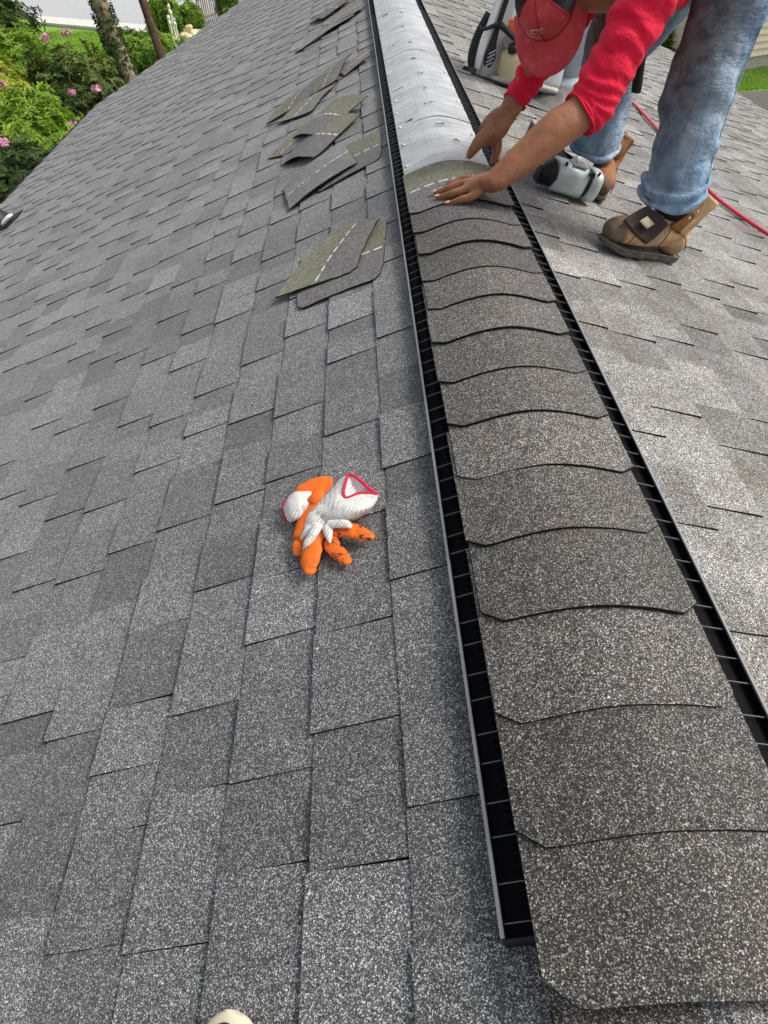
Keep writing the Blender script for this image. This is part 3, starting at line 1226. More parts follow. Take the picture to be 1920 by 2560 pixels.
# dipped palm showing along the left edge
mb = MB()
mb.tube([gp(470, 1040, .012), gp(560, 860, .014), gp(650, 720, .016), gp(760, 590, .018), gp(860, 500, .018)],
        [(.018, .010), (.026, .013), (.028, .014), (.026, .014), (.014, .010)], 16, NRML, res=5,
        disp=lambda p, i, th: .0015 * mnoise.noise(Vector(p) * 70))
mb.tube([gp(500, 1060, .012), gp(640, 960, .014), gp(780, 920, .015), gp(900, 880, .014)],
        [(.014, .009), (.022, .011), (.022, .011), (.012, .009)], 14, NRML, res=4)
mb.build("palm", M['glove_orange'], g1, True)
for pts, rr in (([(590, 880, .018), (490, 1010, .014), (445, 1110, .012), (450, 1190, .010)], [.014, .0125, .0115, .0095]),
                ([(700, 930, .022), (640, 1060, .020), (610, 1200, .017), (595, 1310, .014), (595, 1395, .012)], [.016, .020, .0215, .020, .0125]),
                ([(800, 920, .020), (820, 1040, .016), (880, 1150, .014), (960, 1230, .013), (1030, 1285, .011)], [.013, .0145, .0145, .0130, .0098]),
                ([(880, 920, .020), (960, 915, .020), (1080, 930, .018), (1200, 970, .015), (1300, 1000, .012)], [.013, .0160, .0162, .0140, .0098])):
    mb = MB()
    mb.tube([gp(*q) for q in pts], [(r, r * .45) for r in rr], 18, NRML, res=9,
            disp=lambda p, i, th: (1 - i ** 5) * (.0030 * mnoise.noise(Vector(p) * 62) + .0012 * mnoise.noise(Vector(p) * 170)))
    v, f = ellipsoid_data(gp(*pts[-1]), (rr[-1], rr[-1], rr[-1] * .45), None, 12, 8)
    mb.add(v, f)
    mb.build("finger", M['glove_worn'] if pts[0][0] >= 800 else M['glove_orange'], g1, True)
# knit running down the backs of the fingers
mb = MB()
for pts, rr in (([(600, 900, .028), (540, 960, .026), (480, 1030, .021)], [.010, .009, .003]),
                ([(690, 860, .036), (620, 990, .034), (550, 1090, .032), (510, 1150, .026)], [.012, .011, .008, .002]),
                ([(800, 880, .032), (815, 970, .028), (830, 1080, .025)], [.012, .009, .002]),
                ([(800, 860, .032), (900, 850, .034), (1000, 850, .032), (1080, 890, .030)], [.010, .010, .010, .004])):
    mb.tube([gp(*q) for q in pts], [(r, r * .6) for r in rr], 10, NRML, res=5)
mb.build("knit_back", M['glove_white'], g1, True)
g2 = empty("work_glove", gp(480, 640, 0))
tag(g2, "lower work glove half hidden, its orange palm turned over and white cuff at left", "glove", "pair of work gloves")
mb = MB()
mb.tube([gp(330, 740, .016), gp(400, 660, .024), gp(500, 590, .026), gp(620, 600, .020), gp(700, 660, .014)],
        [(.026, .009), (.036, .013), (.034, .014), (.030, .011), (.018, .007)], 20, NRML, res=6,
        disp=lambda p, i, th: .0012 * math.sin(th * 12 + i * 8) + .002 * mnoise.noise(Vector(p) * 60))
mb.build("cuff", M['glove_white'], g2, True)
mb = MB()
mb.tube([gp(390, 530, .024), gp(470, 470, .028), (gp(600, 420, .028)), gp(740, 390, .026), gp(860, 370, .022)],
        [(.010, .004), (.020, .006), (.024, .007), (.024, .007), (.016, .006)], 16, NRML, res=6,
        disp=lambda p, i, th: .004 * mnoise.noise(Vector(p) * 50))
mb.tube([gp(520, 480, .026), gp(640, 500, .026), gp(760, 470, .024)], [(.014, .004), (.024, .006), (.022, .006)], 14, NRML, res=5)
mb.tube([gp(640, 520, .030), gp(690, 570, .028), gp(720, 610, .022)], [(.018, .008), (.016, .008), (.008, .006)], 12, NRML, res=4)
mb.build("palm", M['glove_orange'], g2, True)
mb = MB()
mb.tube([gp(300, 570, .028), gp(285, 650, .022), gp(285, 740, .014), gp(320, 810, .008), (gp(390, 840, .006))], .0034, 8, NRML, res=5)
mb.build("hem", M['glove_hem'], g2, True)
mb = MB()
for k in range(5):
    mb.tube([gp(335 + 32 * k, 790 - 10 * k, .010), gp(345 + 33 * k, 822 - 12 * k, .006)], .0028, 7, NRML)
mb.build("cuff_ribs", M['glove_white'], g2, True)

# ------------------------------------------------------------------ photographer's shoe at the bottom edge
sh = empty("shoe", xl(-.508, .085, .012))
tag(sh, "cream rubber toe of a dark shoe at the lower edge of the roof view", "shoe")
fw, sdv, upn = Vector((.08, .99, .0)), None, NRML
fw = (fw - NRML * fw.dot(NRML)).normalized()
sdv = fw.cross(NRML)


def shp(a, b, h):
    return Vector(sh.location) + fw * a + sdv * b + NRML * h


TOE = .022
mb = MB()
mb.tube([shp(TOE - .30, 0, .012), shp(TOE - .20, 0, .012), shp(TOE - .07, 0, .012), shp(TOE - .035, 0, .012), shp(TOE - .010, 0, .012), shp(TOE, 0, .012)],
        [(.036, .012), (.042, .012), (.050, .012), (.046, .012), (.028, .012), (.006, .010)], 18, NRML, res=6)
mb.build("toe_cap", M['cream_rubber'], sh, True)
mb = MB()
mb.tube([shp(TOE - .30, 0, .04), shp(TOE - .20, 0, .055), shp(TOE - .10, 0, .045), shp(TOE - .050, 0, .036), shp(TOE - .024, 0, .026), shp(TOE - .014, 0, .020)],
        [(.034, .03), (.040, .045), (.043, .030), (.038, .018), (.022, .010), (.008, .004)], 18, NRML, res=5)
mb.build("upper", M['shoe_dark'], sh, True)

# ------------------------------------------------------------------ small black vent at the left edge
vb = empty("roof_vent", xl(-3.30, 5.42, 0))
tag(vb, "small black roof vent with a pale metal rim at the left edge of the roof", "roof vent")
c = xl(-3.30, 5.42, .0)
mb = MB()
mb.tube([c + NRML * .0, c + NRML * .03, c + NRML * .09, c + NRML * .16], [.17, .14, .10, .09], 20, (0, 1, 0), res=2)
mb.build("collar", M['gun_black'], vb, True)
mb = MB()
mb.tube([xl(-3.22, 5.36, .03), xl(-3.15, 5.36, .05), xl(-3.12, 5.355, .05)], [(.05, .02), (.038, .016), (.02, .005)], 14, NRML, res=4)
mb.build("rim", M['white_shell'], vb, True)
mb = MB().box(c + NRML * .014, (.34, .34, .004), Matrix(((CP, 0, -SP), (0, 1, 0), (SP, 0, CP))))
mb.build("flange", M['gun_black'], vb)

# ------------------------------------------------------------------ vent pipe with its flashing
AX_D = Vector((CP, 0, -SP))                                    # down the right slope
AX_Y = Vector((0, 1, 0))
AX_N = Vector((SP, 0, CP))
MR = Matrix(((AX_D.x, AX_Y.x, AX_N.x), (AX_D.y, AX_Y.y, AX_N.y), (AX_D.z, AX_Y.z, AX_N.z)))
pp = xr(.90, 4.22, 0)
pipe = empty("vent_pipe", pp)
tag(pipe, "grey metal flue pipe with a flared collar behind the worker's arms", "pipe")
mb = MB()
mb.tube([pp + Vector((0, 0, h)) for h in (.10, .112, .125, .15, .17)], [.150, .156, .156, .140, .100], 30, (0, 1, 0), res=3)
mb.build("collar", M['pipe'], pipe, True)
mb = MB()
mb.tube([pp + Vector((0, 0, h)) for h in (.0, .5, .95)], [.098, .096, .095], 30, (0, 1, 0))
mb.build("shaft", M['pipe'], pipe, True)
mb = MB()
mb.tube([pp + Vector((0, 0, .95)), pp + Vector((0, 0, .97)), pp + Vector((0, 0, 1.02)), pp + Vector((0, 0, 1.06))], [.10, .17, .17, .05], 26, (0, 1, 0))
mb.build("rain_cap", M['pipe'], pipe, True)
# crumpled flashing
n = 34
V, F = [], []
for j in range(n + 1):
    for i in range(n + 1):
        a, b = i / n - .5, j / n - .5
        r = math.hypot(a * .62, (b + .0) * .62)
        h = .012 + .11 * max(0, 1 - (r / .27) ** 2) + .018 * mnoise.noise(Vector((a * 9, b * 9, 1))) + .010 * mnoise.noise(Vector((a * 24, b * 24, 5)))
        edge = max(abs(a), abs(b))
        if edge > .46: h = .012
        V.append(pp + AX_D * (a * .66 - .02) + AX_Y * (b * .66 - .06) + AX_N * h)
for j in range(n):
    for i in range(n):
        q = j * (n + 1) + i
        F.append((q, q + 1, q + n + 2, q + n + 1))
mesh("flashing", V, F, M['lead'], pipe, True)

# ------------------------------------------------------------------ backpack leaf blower standing on the roof
lb0 = xr(.490, 4.14, 0)
lb = empty("leaf_blower", lb0)
tag(lb, "white and black backpack leaf blower standing on the roof beside the flue pipe", "leaf blower")
LX = Vector((.985, -.17, -.10)).normalized()                   # across the back plate
LZ = Vector((.20, .12, .97)).normalized()
LY = LZ.cross(LX).normalized()
LX = LY.cross(LZ)
# wait for orientation: LY points away from us


def lp(x, y, z):
    return lb0 + LX * x + LY * y + LZ * z


# moulded white shell: an upright shield, hollow side to us
def shell(pts_out, thick, name, mat):
    V, F = [], []
    m = len(pts_out)
    k = 9
    for q in range(k):
        a = q / (k - 1)
        for (x0, x1, y, z) in pts_out:
            x = x0 + (x1 - x0) * a
            yy = y + .075 * (1 - (2 * a - 1) ** 2)
            V.append(lp(x, yy, z))
    n1 = len(V)
    V += [p + LY * thick for p in V]
    for q in range(k - 1):
        for i in range(m - 1):
            a, b, c_, d = q * m + i, q * m + i + 1, (q + 1) * m + i + 1, (q + 1) * m + i
            F += [(a, d, c_, b), (n1 + a, n1 + b, n1 + c_, n1 + d)]
    rim = [i for i in range(m)] + [q * m + m - 1 for q in range(1, k)] + [(k - 1) * m + i for i in range(m - 2, -1, -1)] + [q * m for q in range(k - 2, 0, -1)]
    for i in range(len(rim)):
        a, b = rim[i], rim[(i + 1) % len(rim)]
        F.append((a, b, n1 + b, n1 + a))
    return mesh(name, V, F, mat, lb, True)


shell([(-.13, .30, -.02, .015), (-.155, .31, -.02, .06), (-.15, .31, .0, .16), (-.125, .30, .015, .30), (-.10, .29, .02, .42), (-.085, .28, .03, .56), (-.07, .25, .03, .66)], .02, "back_plate", M['white_shell'])
mb = MB()
mb.tube([lp(-.155, -.03, .05), lp(-.15, -.035, .12), lp(-.135, -.03, .22), lp(-.115, -.02, .34), lp(-.095, -.01, .48), lp(-.078, 0, .64)],
        [(.016, .022), (.022, .024), (.020, .022), (.018, .020), (.017, .02), (.016, .018)], 14, LY, res=5)
mb.build("side_rail", M['white_shell'], lb, True)
mb = MB()
mb.tube([lp(-.105, -.045, .075), lp(-.100, -.055, .12), lp(-.098, -.05, .19), lp(-.088, -.04, .28), lp(-.068, -.03, .42), lp(-.045, -.02, .64)],
        [(.018, .010), (.030, .012), (.018, .012), (.014, .010), (.014, .010), (.014, .010)], 12, LY, res=5)
vs = mb.build("air_duct", M['gun_black'], lb, True)
for k in range(4):
    mb = MB().box(lp(-.100 + .003 * k, -.069, .085 + .019 * k), (.044, .006, .007), Matrix((LX, LY, LZ)).transposed() @ Matrix.Rotation(R(-35), 3, 'Y'))
    mb.build("slat", M['grey_rim'], vs)
mb = MB()
mb.tube([lp(-.17, .03, .035), lp(-.195, .05, .10), lp(-.185, .07, .20), lp(-.15, .08, .30)], [.022, .024, .022, .018], 12, LY, res=4)
mb.box(lp(-.195, -.035, .03), (.07, .07, .055), Matrix((LX, LY, LZ)).transposed())
mb.tube([lp(-.20, -.03, .012), lp(-.05, -.05, .010), (lp(.12, -.05, .008)), lp(.30, -.04, .008)], [(.020, .016)] * 4, 10, LZ, res=3)
mb.build("base_frame", M['gun_black'], lb, True)
mb = MB()
mb.tube([lp(-.175, -.10, .225), lp(-.14, -.095, .238), lp(-.09, -.085, .262)], [.009, .009, .013], 12, LY, res=3)
mb.tube([lp(-.180, -.10, .222), lp(-.172, -.10, .226)], [.021, .021], 16, LY)
mb.tube([lp(-.09, -.085, .265), lp(-.03, -.085, .235), lp(.03, -.08, .205), lp(.09, -.075, .175)], [.017, .014, .013, .012], 12, LY, res=3)
mb.build("control_handle", M['gun_black'], lb, True)
mb = MB()
mb.tube([lp(.05, -.03, .03), lp(.05, -.035, .08), lp(.05, -.035, .135), lp(.05, -.03, .158)], [(.085, .05), (.095, .055), (.098, .055), (.080, .04)], 20, LY, res=4)
mb.build("fuel_tank", M['tank'], lb, True)
mb = MB()
mb.tube([lp(.015, -.075, .16), lp(.010, -.082, .175), lp(.006, -.088, .190)], [.026, .028, .024], 16, LY, res=2)
mb.build("fuel_cap", M['gun_black'], lb, True)
mb = MB()
mb.tube([lp(-.02, .02, .16), lp(.02, .01, .20), lp(.06, .0, .24), lp(.12, .02, .26)], [(.05, .04), (.06, .05), (.06, .05), (.04, .04)], 14, LY, res=4)
mb.build("engine_cover", M['grimy_white'], lb, True)
mbo = MB().box(lp(-.004, -.062, .262), (.075, .012, .055), Matrix((LX, LY, LZ)).transposed())
mbo.build("label", M['orange'], lb)
for k in range(3):
    mbo = MB().box(lp(.002 + .005 * k, -.052 + .012 * k, .318 + .048 * k), (.064, .010, .042), Matrix((LX, LY, LZ)).transposed())
    mbo.build("label", M['white_shell'], lb)
mb = MB()
mb.tube([lp(-.08, -.03, .022), lp(.05, -.06, .03), lp(.2, -.06, .028), lp(.30, -.05, .02)], [(.02, .016), (.03, .02), (.03, .02), (.02, .015)], 12, LZ, res=4,
        disp=lambda p, i, th: .004 * mnoise.noise(Vector(p) * 30))
mb.build("foot_plate", M['grimy_white'], lb, True)

# ------------------------------------------------------------------ air hose
hose = MB()
hpts = [(1.30, 6.2), (1.45, 5.9), (1.62, 5.29), (1.60, 4.75), (1.52, 4.1), (1.43, 3.41), (1.44, 3.15), (1.545, 2.89), (1.72, 2.60), (1.95, 2.35)]
hose.tube([xr(x, y, .0195) for x, y in hpts], .0088, 12, (0, 0, 1), res=8)
ho = hose.build("air_hose", M['hose'], None, True)
tag(ho, "red air hose running across the right slope behind the worker's boots", "hose")

# ------------------------------------------------------------------ nail gun lying on the roof
gb = xr(.428, 2.455, 0)
ng = empty("nail_gun", gb)
tag(ng, "silver and black coil nail gun lying on the roof beside the worker's boot", "nail gun")
ga = (AX_D * .97 + AX_Y * .12).normalized()


def gq(a, b, h):
    return gb + ga * a + AX_Y * b + AX_N * (h + .012)


def sq_(p, i, th):
    return .053 * (1 / (abs(math.cos(th)) ** 3.6 + abs(math.sin(th)) ** 3.6) ** (1 / 3.6) - 1) * .75


mb = MB()
mb.tube([gq(-.085, 0, .056), gq(-.080, 0, .056), gq(-.02, 0, .056), gq(.035, 0, .056), gq(.037, 0, .056)], [.046, .053, .053, .053, .050], 36, AX_N, disp=sq_)
mb.tube([gq(.055, 0, .056), gq(.058, 0, .056), gq(.090, 0, .056), (gq(.098, 0, .056)), gq(.102, 0, .056)], [.049, .054, .054, .048, .035], 36, AX_N, disp=sq_)
mb.tube([gq(-.03, -.01, .104), gq(-.028, -.01, .118), gq(-.02, -.01, .124), gq(-.012, -.01, .112)], [(.010, .012)] * 4, 10, AX_Y, res=3)
mb.build("magazine", M['steel'], ng, True)
mb = MB()
mb.tube([gq(.030, 0, .056), gq(.060, 0, .056)], [.0475, .0475], 32, AX_N)
mb.box(gq(.046, -.03, .10), (.018, .05, .012), MR)
mb.build('band', M['gun_black'], ng)
mb = MB()
mb.tube([gq(-.125, 0, .045), gq(-.105, 0, .05), gq(-.083, 0, .056)], [.025, .040, .05], 24, AX_N)
mb.box(gq(-.115, .02, .035), (.03, .05, .05), MR)
mb.build("nose", M['gun_black'], ng, False)
MB().box(gq(.074, -.042, .090), (.030, .006, .006), MR).build("latch", M['gun_black'], ng)
lx = Matrix((ga, AX_Y, AX_N)).transposed()
MB().box(gq(-.003, -.012, .1105), (.060, .058, .004), lx).build("label_frame", M['steel'], ng)
MB().box(gq(-.003, -.012, .1130), (.048, .047, .002), lx).build("label", M['gun_label'], ng)
MB().box(gq(.006, -.004, .1142), (.010, .020, .0008), lx).build("label_stripe", M['label_red'], ng)
mb = MB()
for a in (-.062, .076):
    for b in (-.040, .030):
        mb.tube([gq(a, b, .100), gq(a, b, .1115)], [.005, .005], 8, AX_Y)
o = mb.build("screw_heads", M['gun_black'], ng)
o['kind'] = 'stuff'
mb = MB()
mb.tube([gq(-.05, .03, .06), gq(-.055, .12, .075), gq(-.055, .22, .085), gq(-.05, .33, .085)], [(.040, .045), (.036, .045), (.034, .042), (.036, .042)], 16, AX_N, res=3)
mb.tube([gq(-.02, .24, .07), gq(.04, .22, .06), gq(.11, .20, .05)], [(.018, .022), (.016, .02), (.018, .022)], 12, AX_N, res=3)
mb.box(gq(-.10, .30, .075), (.016, .20, .075), MR)
mb.box(gq(-.125, .27, .065), (.010, .12, .05), MR)
mb.build("body", M['gun_black'], ng, True)
mb = MB()
mb.tube([gq(-.055, .33, .09), gq(-.05, .40, .092), gq(-.048, .42, .092)], [.036, .036, .030], 24, AX_N)
mb.tube([gq(-.052, .345, .09), gq(-.052, .352, .09)], [.040, .040], 24, AX_N)
mb.build("head_cap", M['steel'], ng, True)
mb = MB().box(gq(-.102, .30, .116), (.020, .19, .007), MR)
mb.build("magazine_lid", M['grey_rim'], ng)

# ------------------------------------------------------------------ the worker
def mixn(a, b, t):
    return tuple(x + (y - x) * t for x, y in zip(a, b))


SH_L, SH_R = Vector((.500, 2.14, .485)), Vector((.50, 2.60, .475))
HIP = Vector((.88, 2.36, .62))
EL_L, WR_L = Vector((.335, 2.045, .240)), Vector((.078, 1.960, .088))
EL_R, WR_R = Vector((.348, 2.53, .316)), Vector((.187, 2.44, .121))
HEAD = Vector((.285, 2.415, .438))
HF = Vector((.03, -.33, -.94)).normalized()                      # where the face points
HU = Vector((-.42, -.66, .30))
HU = (HU - HF * HU.dot(HF)).normalized()
HS = HF.cross(HU)
HM = Matrix((HS, HF, HU)).transposed()


def hd(x, y, z):
    return HEAD + HM @ Vector((x, y, z))


body = MB()
# head and neck
v, f = ellipsoid_data(HEAD, (.076, .096, .105), HM, 24, 16); body.add(v, f)
v, f = ellipsoid_data(hd(0, .030, -.062), (.056, .066, .062), HM, 20, 12); body.add(v, f)   # jaw
body.tube([hd(0, .086, .012), hd(0, .104, -.012), hd(0, .116, -.030), hd(0, .100, -.038)], [.010, .012, .015, .010], 10, HU, res=3)   # nose
for s in (-1, 1):
    v, f = ellipsoid_data(hd(s * .079, -.006, -.010), (.010, .020, .032), HM, 12, 8); body.add(v, f)
    v, f = ellipsoid_data(hd(s * .032, .082, .008), (.016, .012, .009), HM, 10, 8); body.add(v, f)
v, f = ellipsoid_data(hd(0, .092, -.066), (.026, .009, .010), HM, 12, 8); body.add(v, f)
neck = [hd(0, -.025, -.05), Vector((.40, 2.385, .462)), Vector((.50, 2.345, .475)), Vector((.60, 2.34, .50))]
body.tube(neck, [(.058, .060), (.062, .064), (.085, .08), (.13, .09)], 18, (0, 0, 1), res=4)
# trunk, hidden by the shirt and jeans
body.tube([Vector((.46, 2.345, .47)), Vector((.60, 2.34, .52)), HIP, HIP + Vector((.06, 0, -.04))], [(.15, .07), (.155, .09), (.145, .10), (.10, .08)], 18, (0, 0, 1), res=4)
for ank, kn, hp_ in ((Vector((.672, 2.10, -.10)), Vector((.685, 2.14, .25)), Vector((.80, 2.26, .58))), (Vector((.600, 2.665, -.08)), Vector((.61, 2.62, .25)), Vector((.78, 2.47, .58)))):
    body.tube([ank, ank.lerp(kn, .6), kn, kn.lerp(hp_, .5), hp_], [.040, .052, .055, .065, .075], 14, (0, 1, 0), res=3)
# left arm, bare from the elbow down
body.tube([SH_L, SH_L.lerp(EL_L, .5), EL_L, EL_L.lerp(WR_L, .30), EL_L.lerp(WR_L, .66), WR_L], [.055, .048, .047, .0525, .044, (.039, .030)], 22, (0, 0, 1), res=6)
body.tube([SH_R, SH_R.lerp(EL_R, .5), EL_R, EL_R.lerp(WR_R, .35), EL_R.lerp(WR_R, .75), WR_R], [.055, .046, .043, .046, .038, (.034, .029)], 20, (0, 0, 1), res=6)
# left hand pressed flat on the shingle
LB = [((.003, 2.072, .060), (-.032, 2.073, .049), (-.046, 2.083, .037), (-.060, 2.089, .028)),
      ((-.003, 2.026, .064), (-.042, 2.038, .050), (-.062, 2.056, .036), (-.082, 2.068, .027)),
      ((.000, 1.990, .060), (-.038, 2.001, .047), (-.058, 2.017, .035), (-.079, 2.031, .027)),
      ((.010, 1.955, .051), (-.016, 1.962, .043), (-.034, 1.970, .034), (-.052, 1.977, .027))]
nails = []
for k, (b, m1, m2, tp) in enumerate(LB):
    r = (.0115, .0122, .0118, .0112)[k]
    root_ = mixn(b, tuple(WR_L), .55)
    body.tube([root_, b, m1, m2, tp], [r * 1.05, r * 1.12, r, r * .93, r * .72], 14, (0, 0, 1), res=4)
    v, f = ellipsoid_data(tp, (r * .74,) * 3, None, 10, 8); body.add(v, f)
    v, f = ellipsoid_data(Vector(b) + Vector((0, 0, .002)), (.0125, .0125, .0115), None, 10, 8); body.add(v, f)
    v, f = ellipsoid_data(m1, (r * 1.06,) * 3, None, 10, 8); body.add(v, f)
    nails.append((Vector(tp), (Vector(tp) - Vector(m2)).normalized(), r))
body.tube([WR_L.lerp(EL_L, .12), WR_L, (.058, 1.986, .079), (.030, 2.008, .068), (.004, 2.020, .058)], [(.036, .026), (.0385, .029), (.043, .026), (.047, .021), (.046, .015)], 20, (0, 0, 1), res=4)
body.tube([(.072, 2.000, .070), (.060, 2.052, .052), (.040, 2.094, .042), (.018, 2.118, .034)], [.019, .018, .013, .009], 12, (0, 0, 1), res=4)   # thumb
# right hand gripping the far edge of the shingle
body.tube([WR_R.lerp(EL_R, .12), WR_R, (.168, 2.41, .118), (.135, 2.375, .105), (.105, 2.352, .094)], [(.033, .028), (.035, .030), (.044, .034), (.046, .034), (.036, .026)], 20, (0, 1, 0), res=4)
RT = [(.135, 2.340, .112), (.098, 2.338, .092), (.074, 2.338, .066), (.056, 2.340, .040)]
body.tube(RT, [.025, .0225, .0185, .0125], 14, (0, 1, 0), res=4)
v, f = ellipsoid_data(RT[-1], (.0105,) * 3, None, 10, 8); body.add(v, f)
nails.append((Vector(RT[-1]), (Vector(RT[-1]) - Vector(RT[-2])).normalized(), .013))
RB = [((.140, 2.372, .098), (.146, 2.384, .060), (.150, 2.388, .028), (.143, 2.388, .000)),
      ((.150, 2.392, .098), (.160, 2.404, .058), (.163, 2.408, .024), (.155, 2.408, -.006)),
      ((.156, 2.412, .100), (.168, 2.424, .060), (.171, 2.428, .026), (.162, 2.428, -.004)),
      ((.160, 2.430, .104), (.172, 2.442, .068), (.175, 2.446, .038), (.168, 2.446, .012))]
for k, pts in enumerate(RB):
    r = (.0112, .0118, .0112, .0098)[k]
    body.tube([mixn(pts[0], tuple(WR_R), .5)] + list(pts), [r * 1.1, r * 1.1, r, r * .92, r * .75], 12, (1, 0, 0), res=4)
    v, f = ellipsoid_data(pts[-1], (r * .76,) * 3, None, 10, 8); body.add(v, f)
person = remeshed(body, "person", M['skin'], .0031, None, 5)
tag(person, "person in red shirt, red cap and jeans bending to press a shingle on the ridge", "person")
for tp, d, r in nails:
    s = d.cross(Vector((0, 0, 1))).normalized()
    u = s.cross(d)
    mm = Matrix((s, d, u)).transposed()
    v, f = ellipsoid_data(tp + u * (r * .58) + d * (r * .28), (r * .70, r * .85, r * .26), mm, 12, 8)
    mesh("finger_nail", v, f, M['finger_nail'], person, True)
v, f = ellipsoid_data(hd(0, -.016, .018), (.081, .094, .096), HM, 24, 14)
mesh("hair", v, f, M['hair'], person, True)


def ripple(scale, amp, along, seed, ridge_amp=0.0, nfold=7):
    def fn(p, i, th):
        q = Vector((p[0] * scale, p[1] * scale, p[2] * scale + seed))
        w = mnoise.noise(q) * amp + mnoise.noise(q * 2.3) * amp * .45
        if ridge_amp:
            w += ridge_amp * (abs(math.sin(i * nfold * math.pi + 1.1 * math.sin(th + seed) + 2.2 * mnoise.noise(q * .7))) - .5)
        return w
    return fn


# shirt: trunk and both sleeves, one garment
st = MB()
st.tube([Vector((.455, 2.345, .470)), Vector((.53, 2.343, .492)), Vector((.66, 2.345, .545)), Vector((.80, 2.35, .61)), Vector((.90, 2.36, .635))],
        [(.10, .055), (.195, .088), (.185, .118), (.172, .125), (.165, .12)], 40, (0, 0, 1), res=8, disp=ripple(11, .006, 0, 3, .004, 6))
cuL = EL_L + Vector((.012, .006, -.004))
slL = [SH_L + Vector((.05, .05, .02)), SH_L + Vector((-.005, .0, -.01)), SH_L.lerp(cuL, .45), SH_L.lerp(cuL, .80), cuL, cuL + (WR_L - EL_L).normalized() * .030]
st.tube(slL, [(.085, .085), (.080, .076), (.070, .068), (.066, .064), (.063, .061), (.0605, .058)], 44, (0, 0, 1), res=9, disp=ripple(19, .006, 0, 9, .0095, 11))
slR = [SH_R + Vector((.03, -.04, .02)), SH_R, SH_R.lerp(EL_R, .55), EL_R + Vector((.0, .0, .005)), EL_R.lerp(WR_R, .40), EL_R.lerp(WR_R, .80)]
st.tube(slR, [(.078, .078), (.072, .07), (.062, .06), (.057, .055), (.050, .048), (.041, .039)], 40, (0, 0, 1), res=9, disp=ripple(18, .005, 0, 14, .010, 13))
shirt = remeshed(st, "shirt", M['shirt'], .0038, person, 1)
# rolled hems of the cuffs
for c_, d, r in ((slL[-1], (WR_L - EL_L).normalized(), .060), (slR[-1], (WR_R - EL_R).normalized(), .040)):
    s = d.cross(Vector((0, 0, 1))).normalized(); u = s.cross(d)
    mb = MB()
    mb.tube([c_ + s * r * math.cos(a) + u * r * math.sin(a) + d * .003 * math.sin(3 * a) for a in [2 * math.pi * k / 16 for k in range(16)]], .0034, 8, tuple(d), closed=True, res=3)
    mb.build("cuff_hem", M['shirt'], person, True)

# baseball cap: red front panels, black mesh back, curved brim
def cap_panel(name, th0, th1, mat, off=0.0):
    V, F = [], []
    nu, nv = 26, 14
    for j in range(nv + 1):
        ph = (math.pi / 2) * j / nv * 1.0
        for i in range(nu + 1):
            th = th0 + (th1 - th0) * i / nu
            r = math.cos(ph) ** .85
            x = .0885 * r * math.sin(th)
            y = .108 * r * math.cos(th)
            z = .018 + .112 * math.sin(ph) ** .9
            bulge = .004 * mnoise.noise(Vector((x * 30, y * 30, z * 30 + off)))
            V.append(hd(x * (1 + bulge * 4), y * (1 + bulge * 4), z + bulge))
    for j in range(nv):
        for i in range(nu):
            q = j * (nu + 1) + i
            F.append((q, q + 1, q + nu + 2, q + nu + 1))
    return mesh(name, V, F, mat, person, True)


cap = cap_panel("cap_front", R(-58), R(58), M['cap_red'])
cap_panel("cap_mesh", R(58), R(302), M['cap_mesh'], 3)
V, F = [], []
nb, mb_ = 24, 12
for j in range(mb_ + 1):
    t = j / mb_
    for i in range(nb + 1):
        a = -1 + 2 * i / nb
        th = a * R(76)
        base = Vector((.0905 * math.sin(th), .110 * math.cos(th), .020))
        ext = .092 * math.sqrt(max(0, 1 - (abs(a)) ** 2.6)) * t
        drop = .030 * a * a * (.3 + .7 * t) + .012 * t
        p = base + Vector((base.x * .30 * t, ext, -drop))
        V.append(hd(*p))
n1 = len(V)
V += [p - HM @ Vector((0, 0, .0035)) for p in V]
W = nb + 1
for j in range(mb_):
    for i in range(nb):
        a, b, c_, d = j * W + i, j * W + i + 1, (j + 1) * W + i + 1, (j + 1) * W + i
        F += [(a, d, c_, b), (n1 + a, n1 + b, n1 + c_, n1 + d)]
for i in range(nb):
    a, b = mb_ * W + i, mb_ * W + i + 1
    F.append((a, n1 + a, n1 + b, b))
mesh("cap_brim", V, F, M['cap_red'], person, True)
mb = MB()
for th in (0, R(-56), R(56)):
    pts = []
    for q in range(12):
        ph = (math.pi / 2) * q / 11.5
        r = math.cos(ph) ** .85
        pts.append(hd(.0895 * r * math.sin(th), .109 * r * math.cos(th), .019 + .1125 * math.sin(ph) ** .9))
    mb.tube(pts, .0014, 6, (1, 0, 0))
mb.tube([hd(.0905 * math.sin(R(a)), .1105 * math.cos(R(a)), .0195) for a in range(-74, 75, 6)], .0014, 6, (0, 0, 1))
mb.build("cap_seams", M['cap_seam'], person, True)['kind'] = 'stuff'
# worn stitched emblem on the front of the cap


def capf(a, z):
    th = R(a)
    ph = math.asin(min(1, max(0, (z - .018) / .112)) ** (1 / .9))
    r = math.cos(ph) ** .85
    return hd(.0885 * r * math.sin(th) * 1.015, .108 * r * math.cos(th) * 1.015, z)


mb = MB()
for pts in ([(-2, .086), (8, .090), (16, .086), (20, .078), (16, .074), (12, .076)], [(14, .090), (21, .084)], [(-4, .080), (-1, .076)], [(-8, .087), (-5, .091), (-2, .088)]):
    mb.tube([capf(*q) for q in pts], .0011, 5, (0, 1, 0), res=3)
for k in range(5):
    mb.tube([capf(2 + 4 * k, .055), capf(3 + 4 * k, .062), capf(5 + 4 * k, .056)], .0009, 5, (0, 1, 0))
mb.build("emblem", M['thread'], person)

